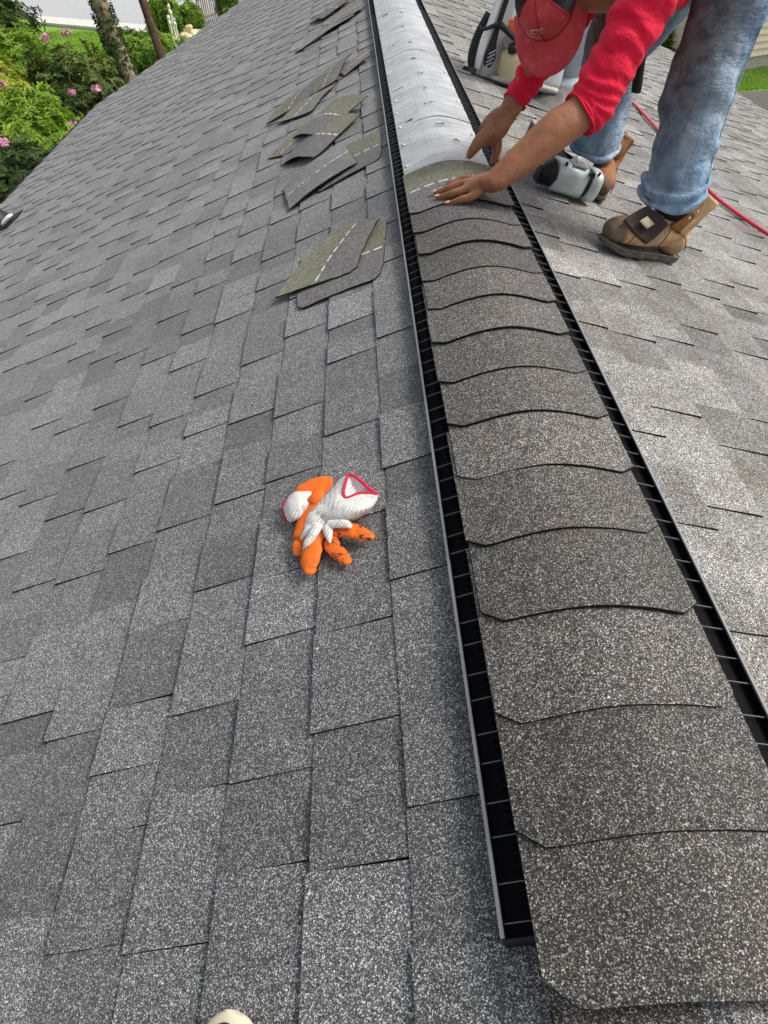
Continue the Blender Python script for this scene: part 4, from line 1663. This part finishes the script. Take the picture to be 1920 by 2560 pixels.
# jeans
jn = MB()
AL, KL, HL = Vector((.674, 2.100, -.034)), Vector((.688, 2.135, .245)), Vector((.775, 2.23, .575))
jn.tube([AL + Vector((.0, 0, -.012)), AL + Vector((0, 0, .018)), AL + Vector((.004, 0, .05)), AL.lerp(KL, .35), AL.lerp(KL, .7), KL, KL.lerp(HL, .30), KL.lerp(HL, .65), HL, HL + Vector((.06, .08, .07))],
        [(.094, .094), (.100, .100), (.088, .090), (.089, .091), (.092, .094), (.098, .098), (.097, .096), (.105, .105), (.125, .125), (.10, .10)], 48, (0, 1, 0), res=9,
        disp=lambda p, i, th: ripple(11, .007, 0, 20, .004, 11)(p, i, th) + (.0085 * math.sin(i * 95 + 1.3 * math.sin(th * 1.0 + 1)) * max(0, 1 - i * 7) if i < .15 else 0)
        + .012 * max(0, 1 - abs(i - .50) * 9) * max(0, -math.sin(th + 2.6)) + .006 * math.sin(i * 40 + 2 * math.sin(th)) * max(0, 1 - abs(i - .48) * 5))
AR, KR, HR = Vector((.588, 2.665, -.070)), Vector((.590, 2.62, .275)), Vector((.76, 2.48, .57))
jn.tube([AR + Vector((0, 0, -.005)), AR + Vector((0, 0, .03)), AR.lerp(KR, .4), KR, KR.lerp(HR, .4), HR, HR + Vector((.06, -.06, .07))],
        [(.082, .082), (.088, .088), (.092, .090), (.112, .112), (.115, .115), (.125, .125), (.10, .10)], 40, (0, 1, 0), res=9, disp=ripple(11, .007, 0, 31, .004, 7))
jn.tube([Vector((.76, 2.35, .55)), Vector((.86, 2.355, .60)), Vector((.96, 2.36, .61))], [(.17, .11), (.178, .135), (.14, .11)], 36, (0, 0, 1), res=6)


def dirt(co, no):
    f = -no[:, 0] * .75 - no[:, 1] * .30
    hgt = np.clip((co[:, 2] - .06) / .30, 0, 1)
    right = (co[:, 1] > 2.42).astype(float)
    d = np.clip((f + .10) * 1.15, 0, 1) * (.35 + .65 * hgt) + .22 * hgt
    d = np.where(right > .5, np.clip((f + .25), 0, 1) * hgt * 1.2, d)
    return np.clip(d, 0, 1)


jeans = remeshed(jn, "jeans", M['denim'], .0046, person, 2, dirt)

for c_, r_h in ((AL + Vector((0, 0, -.006)), .097), (AL + Vector((.002, 0, .030)), .096), (AR + Vector((0, 0, 0)), .086)):
    mb = MB()
    ring = [2 * math.pi * k / 14 for k in range(14)]
    mb.tube([c_ + Vector((r_h * math.cos(a), r_h * math.sin(a), .010 * math.sin(2 * a + r_h * 90) + .004 * math.sin(5 * a))) for a in ring], [.010 + .003 * math.sin(3 * a) for a in ring], 10, (0, 0, 1), closed=True, res=4)
    o = mb.build("hem", M['denim'], person, True)
# outer seam of the near leg
mb = MB()
mb.tube([AL + Vector((.074, -.062, .02)), AL.lerp(KL, .4) + Vector((.070, -.060, 0)), KL + Vector((.078, -.064, 0)), KL.lerp(HL, .5) + Vector((.078, -.066, 0))], .0022, 6, (0, 1, 0), res=4)
mb.build("seam", M['denim'], person, True)

# boots


def boot(toe, heel, label, leather, flap):
    """toe and heel are spots on the right slope; sole stands on it"""
    t0, h0 = xr(*toe, .012), xr(*heel, .012)
    f_ = (t0 - h0)
    Lb = f_.length
    f_.normalize()
    s_ = f_.cross(AX_N).normalized()
    k = Lb / .31

    def bp(a, b, h):
        return h0 + f_ * (a * k) + s_ * (b * k) + AX_N * (h * k)

    up = MB()
    up.tube([bp(.306, .004, .040), bp(.292, .004, .046), bp(.255, .006, .055), bp(.205, .004, .060), bp(.155, .0, .068), bp(.105, 0, .080), bp(.070, 0, .108), bp(.052, 0, .155), bp(.040, 0, .200)],
            [(.024, .017), (.042, .031), (.054, .040), (.055, .043), (.049, .046), (.046, .053), (.049, .052), (.052, .055), (.060, .062)], 30, (0, 0, 1), res=7,
            disp=lambda p, i, th: .0035 * mnoise.noise(Vector(p) * 22) + .0025 * mnoise.noise(Vector(p) * 55))
    v, f = ellipsoid_data(bp(.045, 0, .060), (.045 * k, .040 * k, .050 * k), None, 16, 10); up.add(v, f)

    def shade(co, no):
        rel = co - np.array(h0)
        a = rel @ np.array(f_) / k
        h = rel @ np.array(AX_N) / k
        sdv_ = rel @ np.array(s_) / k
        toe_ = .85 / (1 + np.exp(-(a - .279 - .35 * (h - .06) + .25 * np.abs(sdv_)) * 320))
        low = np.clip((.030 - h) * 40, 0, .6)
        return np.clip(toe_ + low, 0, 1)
    b = remeshed(up, "boot", leather, .0036, person, 3, shade)
    so = MB()
    outl = [(.0, .0), (-.002, .026), (.03, .040), (.08, .037), (.13, .038), (.19, .050), (.25, .054), (.29, .040), (.312, .010), (.308, -.018), (.285, -.040), (.24, -.050), (.18, -.048), (.12, -.038), (.06, -.038), (.02, -.036), (.0, -.022)]
    oc = catmull([(a, c_, 0) for a, c_ in outl], 4, True)
    n_ = len(oc)
    V = []
    for h, g in ((.0, .95), (.005, .98), (.009, 1.0), (.013, 1.0), (.016, .94)):
        for i, q in enumerate(oc):
            cx = .155 + (q[0] - .155) * g
            notch = .0022 * (1 if (i // 2) % 2 else -1) if h < .018 else 0
            V.append(bp(cx + notch, q[1] * g * .88 + notch, h + (.012 * max(0, (q[0] - .25)) / .06 if h < .02 else .006 * max(0, (q[0] - .25)) / .06)))
    F = [(j * n_ + i, j * n_ + (i + 1) % n_, (j + 1) * n_ + (i + 1) % n_, (j + 1) * n_ + i) for j in range(4) for i in range(n_)]
    F += [tuple(range(n_ - 1, -1, -1)), tuple(4 * n_ + i for i in range(n_))]
    mesh("sole", V, F, M['sole'], b, False)
    mb = MB()
    mb.tube([bp(.165, 0.0, .112), bp(.12, 0, .138)], [.0025, .0025], 6)
    # welt stitching
    mb = MB()
    wl = [bp(.155 + (q[0] - .155) * 1.0, q[1] * .88, .0185 + .006 * max(0, (q[0] - .25)) / .06) for q in oc]
    mb.tube(wl, .0028, 6, tuple(AX_N), closed=True)
    mb.build("welt", M['sole'], b, True)
    mb = MB()                                                    # stitched seams of the vamp and quarters
    for ln in ([(.262, -.050, .040), (.245, -.046, .075), (.235, -.015, .094), (.235, .02, .095)], [(.150, -.050, .030), (.135, -.050, .075), (.128, -.042, .105)], [(.030, -.048, .05), (.060, -.050, .085), (.110, -.046, .095)]):
        mb.tube([bp(*q) for q in ln], .0016, 6, (0, 0, 1), res=5)
    mb.build("seam", M['tongue'], b, True)['kind'] = 'stuff'
    return b, bp, f_, s_, k


bL, bp, f_, s_, k = boot((.436, 2.020), (.742, 2.130), "", M['boot'], True)
# floppy tongue folded forward, with a stitched label


def plate(name, quad, bulge, thick, mat, parent, n=8, nrm=None, rnd=.0):
    c = [Vector(q) for q in quad]
    nr = nrm or (c[1] - c[0]).cross(c[3] - c[0]).normalized()
    V = []
    for j in range(n + 1):
        for i in range(n + 1):
            a, b = i / n, j / n
            if rnd:                                             # soften the corners
                ax, bx_ = 2 * a - 1, 2 * b - 1
                a = .5 + .5 * ax * math.sqrt(1 - rnd * bx_ * bx_ / 2)
                b = .5 + .5 * bx_ * math.sqrt(1 - rnd * ax * ax / 2)
            p = c[0] * (1 - a) * (1 - b) + c[1] * a * (1 - b) + c[2] * a * b + c[3] * (1 - a) * b
            V.append(p + nr * bulge * (1 - (2 * a - 1) ** 2) * (1 - (2 * b - 1) ** 2))
    n1 = len(V)
    V += [p - nr * thick for p in V]
    W = n + 1
    F = []
    for j in range(n):
        for i in range(n):
            a, b, d, e = j * W + i, j * W + i + 1, (j + 1) * W + i, (j + 1) * W + i + 1
            F += [(a, b, e, d), (n1 + d, n1 + e, n1 + b, n1 + a)]
    rim = list(range(W)) + [j * W + n for j in range(1, W)] + [n * W + i for i in range(n - 1, -1, -1)] + [j * W for j in range(n - 1, 0, -1)]
    for q in range(len(rim)):
        a, b = rim[q], rim[(q + 1) % len(rim)]
        F.append((a, n1 + a, n1 + b, b))
    return mesh(name, V, F, mat, parent, True)


def flat(px, py, y):
    d = Vector(CM @ np.array([px - 960, py - 1280, 1600.0]))
    return Vector(CAM) + d * ((y - CAM[1]) / d.y)


# the tongue hangs over the laces towards us
tq = [Vector((.486, 1.995, -.065)), Vector((.577, 1.985, -.146)), Vector((.640, 2.000, -.090)), Vector((.575, 2.050, -.046))]
tong = plate("tongue", tq, -.012, -.010, M['tongue'], bL, 10, None, .25)
nrm_t = (tq[1] - tq[0]).cross(tq[3] - tq[0]).normalized()
ctr = sum(tq, Vector()) / 4
e1_, e2_ = (tq[1] - tq[0]).normalized(), (tq[3] - tq[0]).normalized()
sg = 1 if nrm_t.dot(Vector(CAM) - ctr) > 0 else -1
lc = ctr + nrm_t * sg * (.0135 if sg > 0 else .012) - e1_ * .004
plate("tag", [lc + e1_ * a * .019 + e2_ * b * .017 for a, b in ((-1, -1), (1, -1), (1, 1), (-1, 1))], .0, .002, M['tan_label'], bL, 3, nrm_t * sg)
for a, b_ in ((.24, .50), (.24, .78)):
    v, f = ellipsoid_data(Vector((.668, 2.033, -.112)).lerp(Vector((.770, 2.073, -.070)), b_) * (1 - a) + Vector((.712, 2.053, -.150)).lerp(Vector((.780, 2.083, -.082)), b_) * a + Vector((0, -.010, .004)), (.004, .004, .004), None, 8, 6)
    mesh("eyelet", v, f, M['nail'], bL, True)
# heel collar standing open behind the ankle
hq = [Vector((.668, 2.035, -.112)), Vector((.712, 2.055, -.150)), Vector((.780, 2.085, -.082)), Vector((.770, 2.075, -.070))]
plate("heel_flap", hq, .010, .009, M['boot_dark'], bL, 8, None, .1)
hq2 = [Vector((.712, 2.055, -.150)), Vector((.715, 2.16, -.14)), Vector((.772, 2.13, -.078)), Vector((.780, 2.085, -.082))]
plate("heel_flap", hq2, .010, .009, M['boot_dark'], bL, 8, None, .1)
mb = MB()
mb.tube([AL + Vector((.012, .01, -.07)), AL + Vector((.012, .005, -.04)), AL + Vector((0, 0, .02))], [.045, .056, .055], 18, (0, 1, 0), res=3)
mb.build("sock", M['sock'], person, True)
bR, bpr, fr_, sr_, kr = boot((.555, 2.490), (.640, 2.770), "", M['boot_dark'], False)
plate("tongue", [bpr(.13, .035, .13), bpr(.12, -.035, .13), bpr(.085, -.045, .215), bpr(.085, .045, .215)], .012, .008, M['boot_dark'], bR, 8, None, .2)

# hammer hanging from his belt
hb_ = Vector((.640, 2.50, .155))
hm = empty("hammer", hb_)
tag(hm, "hammer with a dark rubber grip hanging down behind the worker's red sleeve", "hammer")
mb = MB()
mb.tube([hb_ + Vector((.0, 0, -.004)), hb_ + Vector((.0, 0, .004)), hb_ + Vector((-.004, 0, .06)), hb_ + Vector((-.006, 0, .13))], [.012, .0165, .0160, .0135], 16, (0, 1, 0), res=4)
mb.build("grip", M['gun_black'], hm, True)
mb = MB()
mb.tube([hb_ + Vector((-.006, 0, .13)), hb_ + Vector((-.008, 0, .25))], [.009, .009], 12, (0, 1, 0))
mb.build("shaft", M['steel'], hm, True)
mb = MB()
mb.tube([hb_ + Vector((-.008, -.055, .262)), hb_ + Vector((-.008, -.03, .262)), hb_ + Vector((-.008, .01, .258)), hb_ + Vector((-.008, .07, .245))], [.014, .014, .013, .004], 12, (0, 0, 1), res=2)
mb.build("head", M['steel'], hm, True)

# ------------------------------------------------------------------ neighbour's house to the right
wc = Vector((9.62, 20.76, GZ))                                   # its near corner
wu = Vector((.957, .29, 0)).normalized()
wv_ = Vector((-wu.y, wu.x, 0))
nh_ = empty("neighbour_house", wc)
tag(nh_, "neighbouring house with cream lap siding above a low concrete foundation", "house")
mb = MB()


def prism(mb, u0, u1, v0, v1, z0, z1):
    q = [wc + wu * a + wv_ * b for a, b in ((u0, v0), (u1, v0), (u1, v1), (u0, v1))]
    mb.add([p + Vector((0, 0, z0)) for p in q] + [p + Vector((0, 0, z1)) for p in q],
           [(0, 3, 2, 1), (4, 5, 6, 7), (0, 1, 5, 4), (1, 2, 6, 5), (2, 3, 7, 6), (3, 0, 4, 7)])


prism(mb, .03, 12, .03, 9, .0, .36)
mb.build("foundation", M['foundation'], nh_)
mb = MB()
prism(mb, .03, 12, .03, 9, .37, 5.2)
mb.build("wall", M['siding'], nh_)
mb = MB()
q = [wc + wu * a + wv_ * b for a, b in ((-.4, -.4), (12.4, -.4), (12.4, 9.4), (-.4, 9.4))]
r0, r1 = wc + wu * 3 + wv_ * 4.5, wc + wu * 9 + wv_ * 4.5
mb.add([p + Vector((0, 0, 5.2)) for p in q] + [r0 + Vector((0, 0, 7.4)), r1 + Vector((0, 0, 7.4))],
       [(0, 3, 2, 1), (0, 1, 5, 4), (1, 2, 5), (2, 3, 4, 5), (3, 0, 4)])
mb.build("roof", M['shingle_right_far'], nh_)
# lap boards: each leans out at its lower edge
bh = .165


def board(face, k):
    z0 = .34 + k * bh
    z1 = z0 + bh + .012
    a0, a1 = (0, 12) if face == 0 else (0, 9)
    d = wu if face == 0 else wv_
    o_ = -wv_ if face == 0 else -wu
    off = wv_ * .03 if face == 0 else wu * .03
    pr = [(.034, z0), (.044, z0), (.034 + .001, z1), (.030, z1)]
    V = []
    for a in (a0 + .0, a1):
        for (h, z) in [(.002, z0), (.030, z0), (.030, z0 + .010), (.006, z1), (.002, z1)]:
            V.append(wc + off + d * a + o_ * h + Vector((0, 0, z)))
    F = [(i, (i + 1) % 5, 5 + (i + 1) % 5, 5 + i) for i in range(5)] + [(4, 3, 2, 1, 0), (5, 6, 7, 8, 9)]
    return mesh("siding_board", V, F, M['siding'], nh_)


for face in (0, 1):
    for k in range(28):
        board(face, k)
mb = MB()
mb.box(wc + Vector((0, 0, 2.78)), (.09, .09, 4.84), Matrix((wu, wv_, Vector((0, 0, 1)))).transposed())
mb.build("corner_trim", M['siding'], nh_)


# ------------------------------------------------------------------ vegetation
def bush(name, label, centre, rad, n, mat, leaf=(.15, .05), stems=5, light=.5, seed=1, flowers=(), cat="shrub", group=None, leaves=7):
    c = Vector(centre)
    root = empty(name, (c.x, c.y, GZ))
    tag(root, label, cat, group)
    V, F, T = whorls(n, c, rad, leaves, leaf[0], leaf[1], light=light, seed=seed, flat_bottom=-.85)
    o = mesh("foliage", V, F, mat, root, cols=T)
    o['kind'] = 'stuff'
    r_ = random.Random(seed + 5)
    for k in range(stems):
        a = r_.uniform(0, 6.28)
        mb = MB()
        top = c + Vector((math.cos(a) * rad[0] * .5, math.sin(a) * rad[1] * .5, r_.uniform(0, rad[2] * .6)))
        b0 = Vector((c.x + .15 * math.cos(a), c.y + .15 * math.sin(a), GZ - .02))
        mb.tube([b0, b0.lerp(top, .5) + Vector((r_.uniform(-.15, .15), r_.uniform(-.15, .15), 0)), top], [.05, .035, .012], 8, (1, 0, 0), res=4)
        mb.build("stem", M['bark_brown'], root, True)
    for (px, py, pz, s) in flowers:
        mb = MB()
        for k in range(r_.randint(12, 20)):
            d = Vector((r_.gauss(0, 1), r_.gauss(0, 1), r_.gauss(.3, .6))).normalized()
            p = Vector((px, py, pz)) + Vector((d.x, d.y, d.z * .7)) * s * r_.uniform(.25, .85)
            u = d.orthogonal().normalized()
            w = d.cross(u)
            for q in range(4):
                a = q * 1.57 + r_.random()
                e = u * math.cos(a) + w * math.sin(a)
                g = d.cross(e)
                mb.add([p, p + e * s * .30 + g * s * .20 + d * s * .1, p + e * s * .52 + d * s * .06, p + e * s * .30 - g * s * .20 + d * s * .1], [(0, 1, 2), (0, 2, 3)])
        o = mb.build("blossom", M['petal'], root)
    return root


def ray_at(px, py, dist):
    d = Vector(CM @ np.array([px - 960, py - 1280, 1600.0])) / 1600.0
    return Vector(CAM) + d * dist


def fl(*pts):
    return [(*ray_at(px, py, d), s) for px, py, d, s in pts]


bush("rhododendron_shrub", "low dark glossy shrub nearest the eave at the lower left", (-5.75, 10.4, -2.95), (1.25, 1.5, 1.15), 1500, M['leaf_dark'], (.15, .052), light=.42, seed=3,
     flowers=fl((8, 357, 9.3, .10)))
bush("rhododendron_shrub", "bright green shrub in the middle of the left bank of shrubs", (-6.35, 13.3, -3.0), (1.25, 1.35, 1.25), 1500, M['leaf_light'], (.15, .05), light=.5, seed=4,
     flowers=fl((180, 310, 11.6, .09), (178, 232, 12.3, .10)))
bush("rhododendron_shrub", "tall dark ivy covered shrub below the leaning trunk with two pink flowers on top", (-6.75, 16.9, -3.0), (1.55, 1.35, 1.45), 2400, M['leaf_dark'], (.115, .055), light=.62, seed=5,
     flowers=fl((115, 95, 15.0, .13), (168, 84, 15.2, .15), (242, 222, 13.4, .13)))
bush("rhododendron_shrub", "broad yellow green shrub with pink flowers cut off by the left edge", (-8.0, 15.3, -2.75), (1.4, 1.4, 1.5), 1800, M['leaf'], (.16, .05), light=.55, seed=6,
     flowers=fl((2, 212, 12.1, .11), (60, 330, 11.5, .07)))
bush("rhododendron_shrub", "tall dark green bush at the top left corner beside the street", (-11.6, 23.6, -2.55), (2.3, 2.1, 1.9), 2600, M['leaf_dark'], (.17, .06), light=.55, seed=7)
bush("rhododendron_shrub", "pale leafed shrub behind the middle of the left bank of shrubs", (-8.7, 19.0, -3.0), (1.4, 1.3, 1.4), 1600, M['leaf_light'], (.15, .05), light=.45, seed=8)
bush("low_shrub", "small yellow green shrub against the roof edge below the thick leaning trunk", (-5.6, 15.5, -3.45), (.8, .8, .8), 600, M['leaf_light'], (.11, .04), light=.7, seed=9)
bush("low_shrub", "leafy undergrowth shrub at the foot of the thin brown trunk", (-7.35, 25.6, -3.75), (1.6, 1.5, .9), 1400, M['leaf'], (.14, .05), light=.45, seed=10)
bush("low_shrub", "tall tufted green plant standing between the brown trunk and the picket fence", (-7.9, 32.0, -3.65), (.75, .75, .95), 900, M['leaf'], (.20, .06), light=.45, seed=12)
bush("low_shrub", "light green bushy plant overlapping the left end of the picket fence", (-7.05, 33.2, -3.8), (.5, .5, .6), 500, M['leaf_light'], (.18, .06), light=.4, seed=13)
bush("low_shrub", "olive green plant growing at the right end of the picket fence", (-5.75, 34.6, -3.55), (.55, .5, 1.1), 700, M['leaf'], (.20, .05), light=.5, seed=14)
bush("low_shrub", "dense green plant against the cream house wall beyond the right eave", (9.2, 23.4, -3.75), (.75, .75, .75), 900, M['leaf'], (.32, .035), light=.5, seed=15)


# two trunks
def tree(name, label, base, top, r0, r1, mat, limbs, crown_c, crown_r, nleaf, seed, ivy=False):
    root = empty(name, base)
    tag(root, label, "tree")
    b, t = Vector(base), Vector(top)
    mid = b.lerp(t, .5) + Vector((.08, .03, 0))
    mb = MB()
    mb.tube([b - Vector((0, 0, .1)), b + Vector((0, 0, .25)), b.lerp(mid, .5), mid, mid.lerp(t, .5), t], [r0 * 1.35, r0 * 1.08, r0, r0 * .93, (r0 + r1) / 2, r1], 20, (0, 1, 0), res=7,
            disp=lambda p, i, th: r0 * (.16 * mnoise.noise(Vector((th * 1.2, i * 5, seed))) + .08 * mnoise.noise(Vector((p[0] * 9, p[1] * 9, p[2] * 3)))))
    tr = mb.build("trunk", mat, root, True)
    for (f_, dx, dy, dz, r) in limbs:
        p = b.lerp(t, f_)
        mb = MB()
        e = p + Vector((dx, dy, dz))
        mb.tube([p, p.lerp(e, .5) + Vector((0, 0, .1 * abs(dz))), e], [r, r * .7, r * .3], 10, (0, 1, 0), res=5)
        mb.build("limb", mat, root, True)
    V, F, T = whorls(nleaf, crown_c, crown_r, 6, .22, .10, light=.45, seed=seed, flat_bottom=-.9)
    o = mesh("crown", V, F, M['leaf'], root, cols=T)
    o['kind'] = 'stuff'
    if ivy:
        r_ = random.Random(seed)

        def cf(i):
            f_ = (r_.random() ** 1.7) * .62
            a = r_.uniform(0, 6.28)
            p = b.lerp(mid, min(1, f_ * 2)) if f_ < .5 else mid.lerp(t, f_ * 2 - 1)
            bare = .75 if math.cos(a - 4.4) > .1 and f_ > .28 else 0
            d = Vector((math.cos(a), math.sin(a), 0))
            return p + d * r0 * (1.02 + r_.uniform(0, .22)) * (1 if r_.random() > bare else .7), d
        V, F, T = leaf_patch(2600, cf, .11, .09, .5, lambda p, n_: .35 + .4 * mnoise.noise(p * 1.5))
        o = mesh("ivy", V, F, M['leaf_dark'], root, cols=T)
        o['kind'] = 'stuff'
    return root


tree("leaning_tree", "thick leaning tree trunk with ivy climbing up from its foot", (-7.0, 22.3, GZ), (-8.6, 24.3, 3.2), .235, .16, M['bark'],
     [(.33, -.7, -.2, .35, .05), (.8, .9, .6, 1.6, .07), (.85, -1.2, .4, 1.3, .07)], (-8.8, 24.6, 4.6), (3.0, 3.0, 1.9), 1500, 31, True)
tree("slender_tree", "slender bare brown tree trunk leaning to the left, right of the ivy covered trunk", (-6.1, 23.2, GZ), (-7.5, 25.3, 3.4), .125, .09, M['bark_brown'],
     [(.75, .6, .5, 1.2, .04), (.9, -.7, -.3, 1.0, .04)], (-7.6, 25.5, 4.6), (2.2, 2.2, 1.5), 900, 33)

# hanging twig with leaves in front of the road
# picket fence
f0, f1 = Vector((-6.72, 33.0, GZ)), Vector((-5.3, 36.0, GZ))
pf = empty("picket_fence", f0)
tag(pf, "weathered narrow picket fence standing beyond the far corner of the roof", "fence")
pm = bpy.data.meshes.new("picket")
b_ = MB()
b_.add([(-.028, -.010, 0), (.028, -.010, 0), (.028, .010, 0), (-.028, .010, 0), (-.028, -.010, 1.2), (.028, -.010, 1.2), (.028, .010, 1.2), (-.028, .010, 1.2), (0, 0, 1.32)],
       [(0, 3, 2, 1), (0, 1, 5, 4), (1, 2, 6, 5), (2, 3, 7, 6), (3, 0, 4, 7), (4, 5, 8), (5, 6, 8), (6, 7, 8), (7, 4, 8)])
pm.from_pydata(b_.v, [], b_.f)
pm.materials.append(M['picket'])
ang = math.atan2(f1.y - f0.y, f1.x - f0.x)
for k in range(24):
    o = link("picket", pm, pf)
    p = f0.lerp(f1, k / 23)
    o.matrix_parent_inverse = Matrix.Identity(4)
    o.location = p - f0 + Vector((0, 0, rng.uniform(0, .05)))
    o.rotation_euler = (rng.uniform(-.03, .03), rng.uniform(-.03, .03), ang)
for z in (.35, .95):
    mb = MB()
    dd = (f1 - f0).normalized()
    mb.box((f0 + f1) / 2 + Vector((-dd.y * -.022, dd.x * -.022, z)), ((f1 - f0).length, .022, .06), Matrix((dd, Vector((-dd.y, dd.x, 0)), Vector((0, 0, 1)))).transposed())
    mb.build("rail", M['picket'], pf)

# pale garden figures near the fence


def ground_at(px, py):
    d = Vector(CM @ np.array([px - 960, py - 1280, 1600.0]))
    return Vector(CAM) + d * ((GZ - CAM[2]) / d.z)


for i, (px, py, h, lab) in enumerate(((438, 118, .85, "tallest white garden post among plants, leftmost of three"),
                                      (449, 112, .75, "white garden post in the middle of three among plants"),
                                      (441, 100, 1.0, "white garden post farthest back among plants, near the street"))):
    p = ground_at(px, py)
    g = empty("garden_post", p)
    tag(g, lab, "garden ornament", "white garden posts by the fence")
    mb = MB()
    mb.tube([p + Vector((0, 0, z)) for z in (0, .06, .10, h * .5, h * .8, h * .84, h * .9, h)], [.09, .09, .045, .04, .055, .07, .06, .02], 12, (0, 1, 0), res=2,
            disp=lambda q, i_, th: .03 * mnoise.noise(Vector(q) * 6))
    mb.build("shaft", M['stone_white'], g, True)
    mb = MB()
    v, f = ellipsoid_data(p + Vector((0, 0, h + .05)), (.05, .05, .08), None, 12, 8)
    mb.add([q + Vector((.03, .03, .03)) * mnoise.noise(q * 9) for q in v], f)
    mb.build("finial", M['stone_white'], g, True)
p = ground_at(478, 100)
g = empty("garden_stone", p)
tag(g, "cream coloured garden stones half hidden by the roof edge near the fence", "garden ornament")
for k, (dx, dy, dz, r) in enumerate(((-.22, 0, .12, .22), (.12, .1, .14, .24), (.0, .1, .38, .16), (-.05, -.25, .1, .18))):
    mb = MB()
    c_ = p + Vector((dx, dy, dz))
    v, f = ellipsoid_data(c_, (r, r * .8, r * .8), None, 16, 10)
    mb.add([q + (q - c_) * .5 * mnoise.noise(q * 4.5) for q in v], f)
    mb.build("stone", M['stone_cream'], g, True)

# grass blades on the lawns we can see
def blades(name, n, area, parent_z, hgt):
    V, F, T = [], [], []
    r_ = random.Random(17)
    for i in range(n):
        x, y = area(r_)
        h = hgt * r_.uniform(.6, 1.3)
        a = r_.uniform(0, 6.28)
        w = .014
        lx, ly = r_.uniform(-.05, .05), r_.uniform(-.05, .05)
        b = len(V)
        V += [(x - w * math.cos(a), y - w * math.sin(a), parent_z), (x + w * math.cos(a), y + w * math.sin(a), parent_z), (x + lx, y + ly, parent_z + h)]
        F.append((b, b + 1, b + 2))
        T += [max(0, min(1, .45 + .5 * mnoise.noise(Vector((x * .7, y * .7, 0))) + r_.uniform(-.25, .25)))] * 3
    o = mesh(name, V, F, M['grass_blade'], cols=T)
    tag(o, kind='stuff')


def left_area(r_):
    while True:
        x, y = r_.uniform(-14, -5.5), r_.uniform(19, 36)
        v = Vector((x, y, 0)) - k0
        if v.dot(kn) < -.3: return x, y


blades("grass_left", 42000, left_area, GZ - .012, .11)
blades("grass_right", 16000, lambda r_: (r_.uniform(8.2, 13.5), r_.uniform(19.25, 21.6)), GZ - .010, .09)
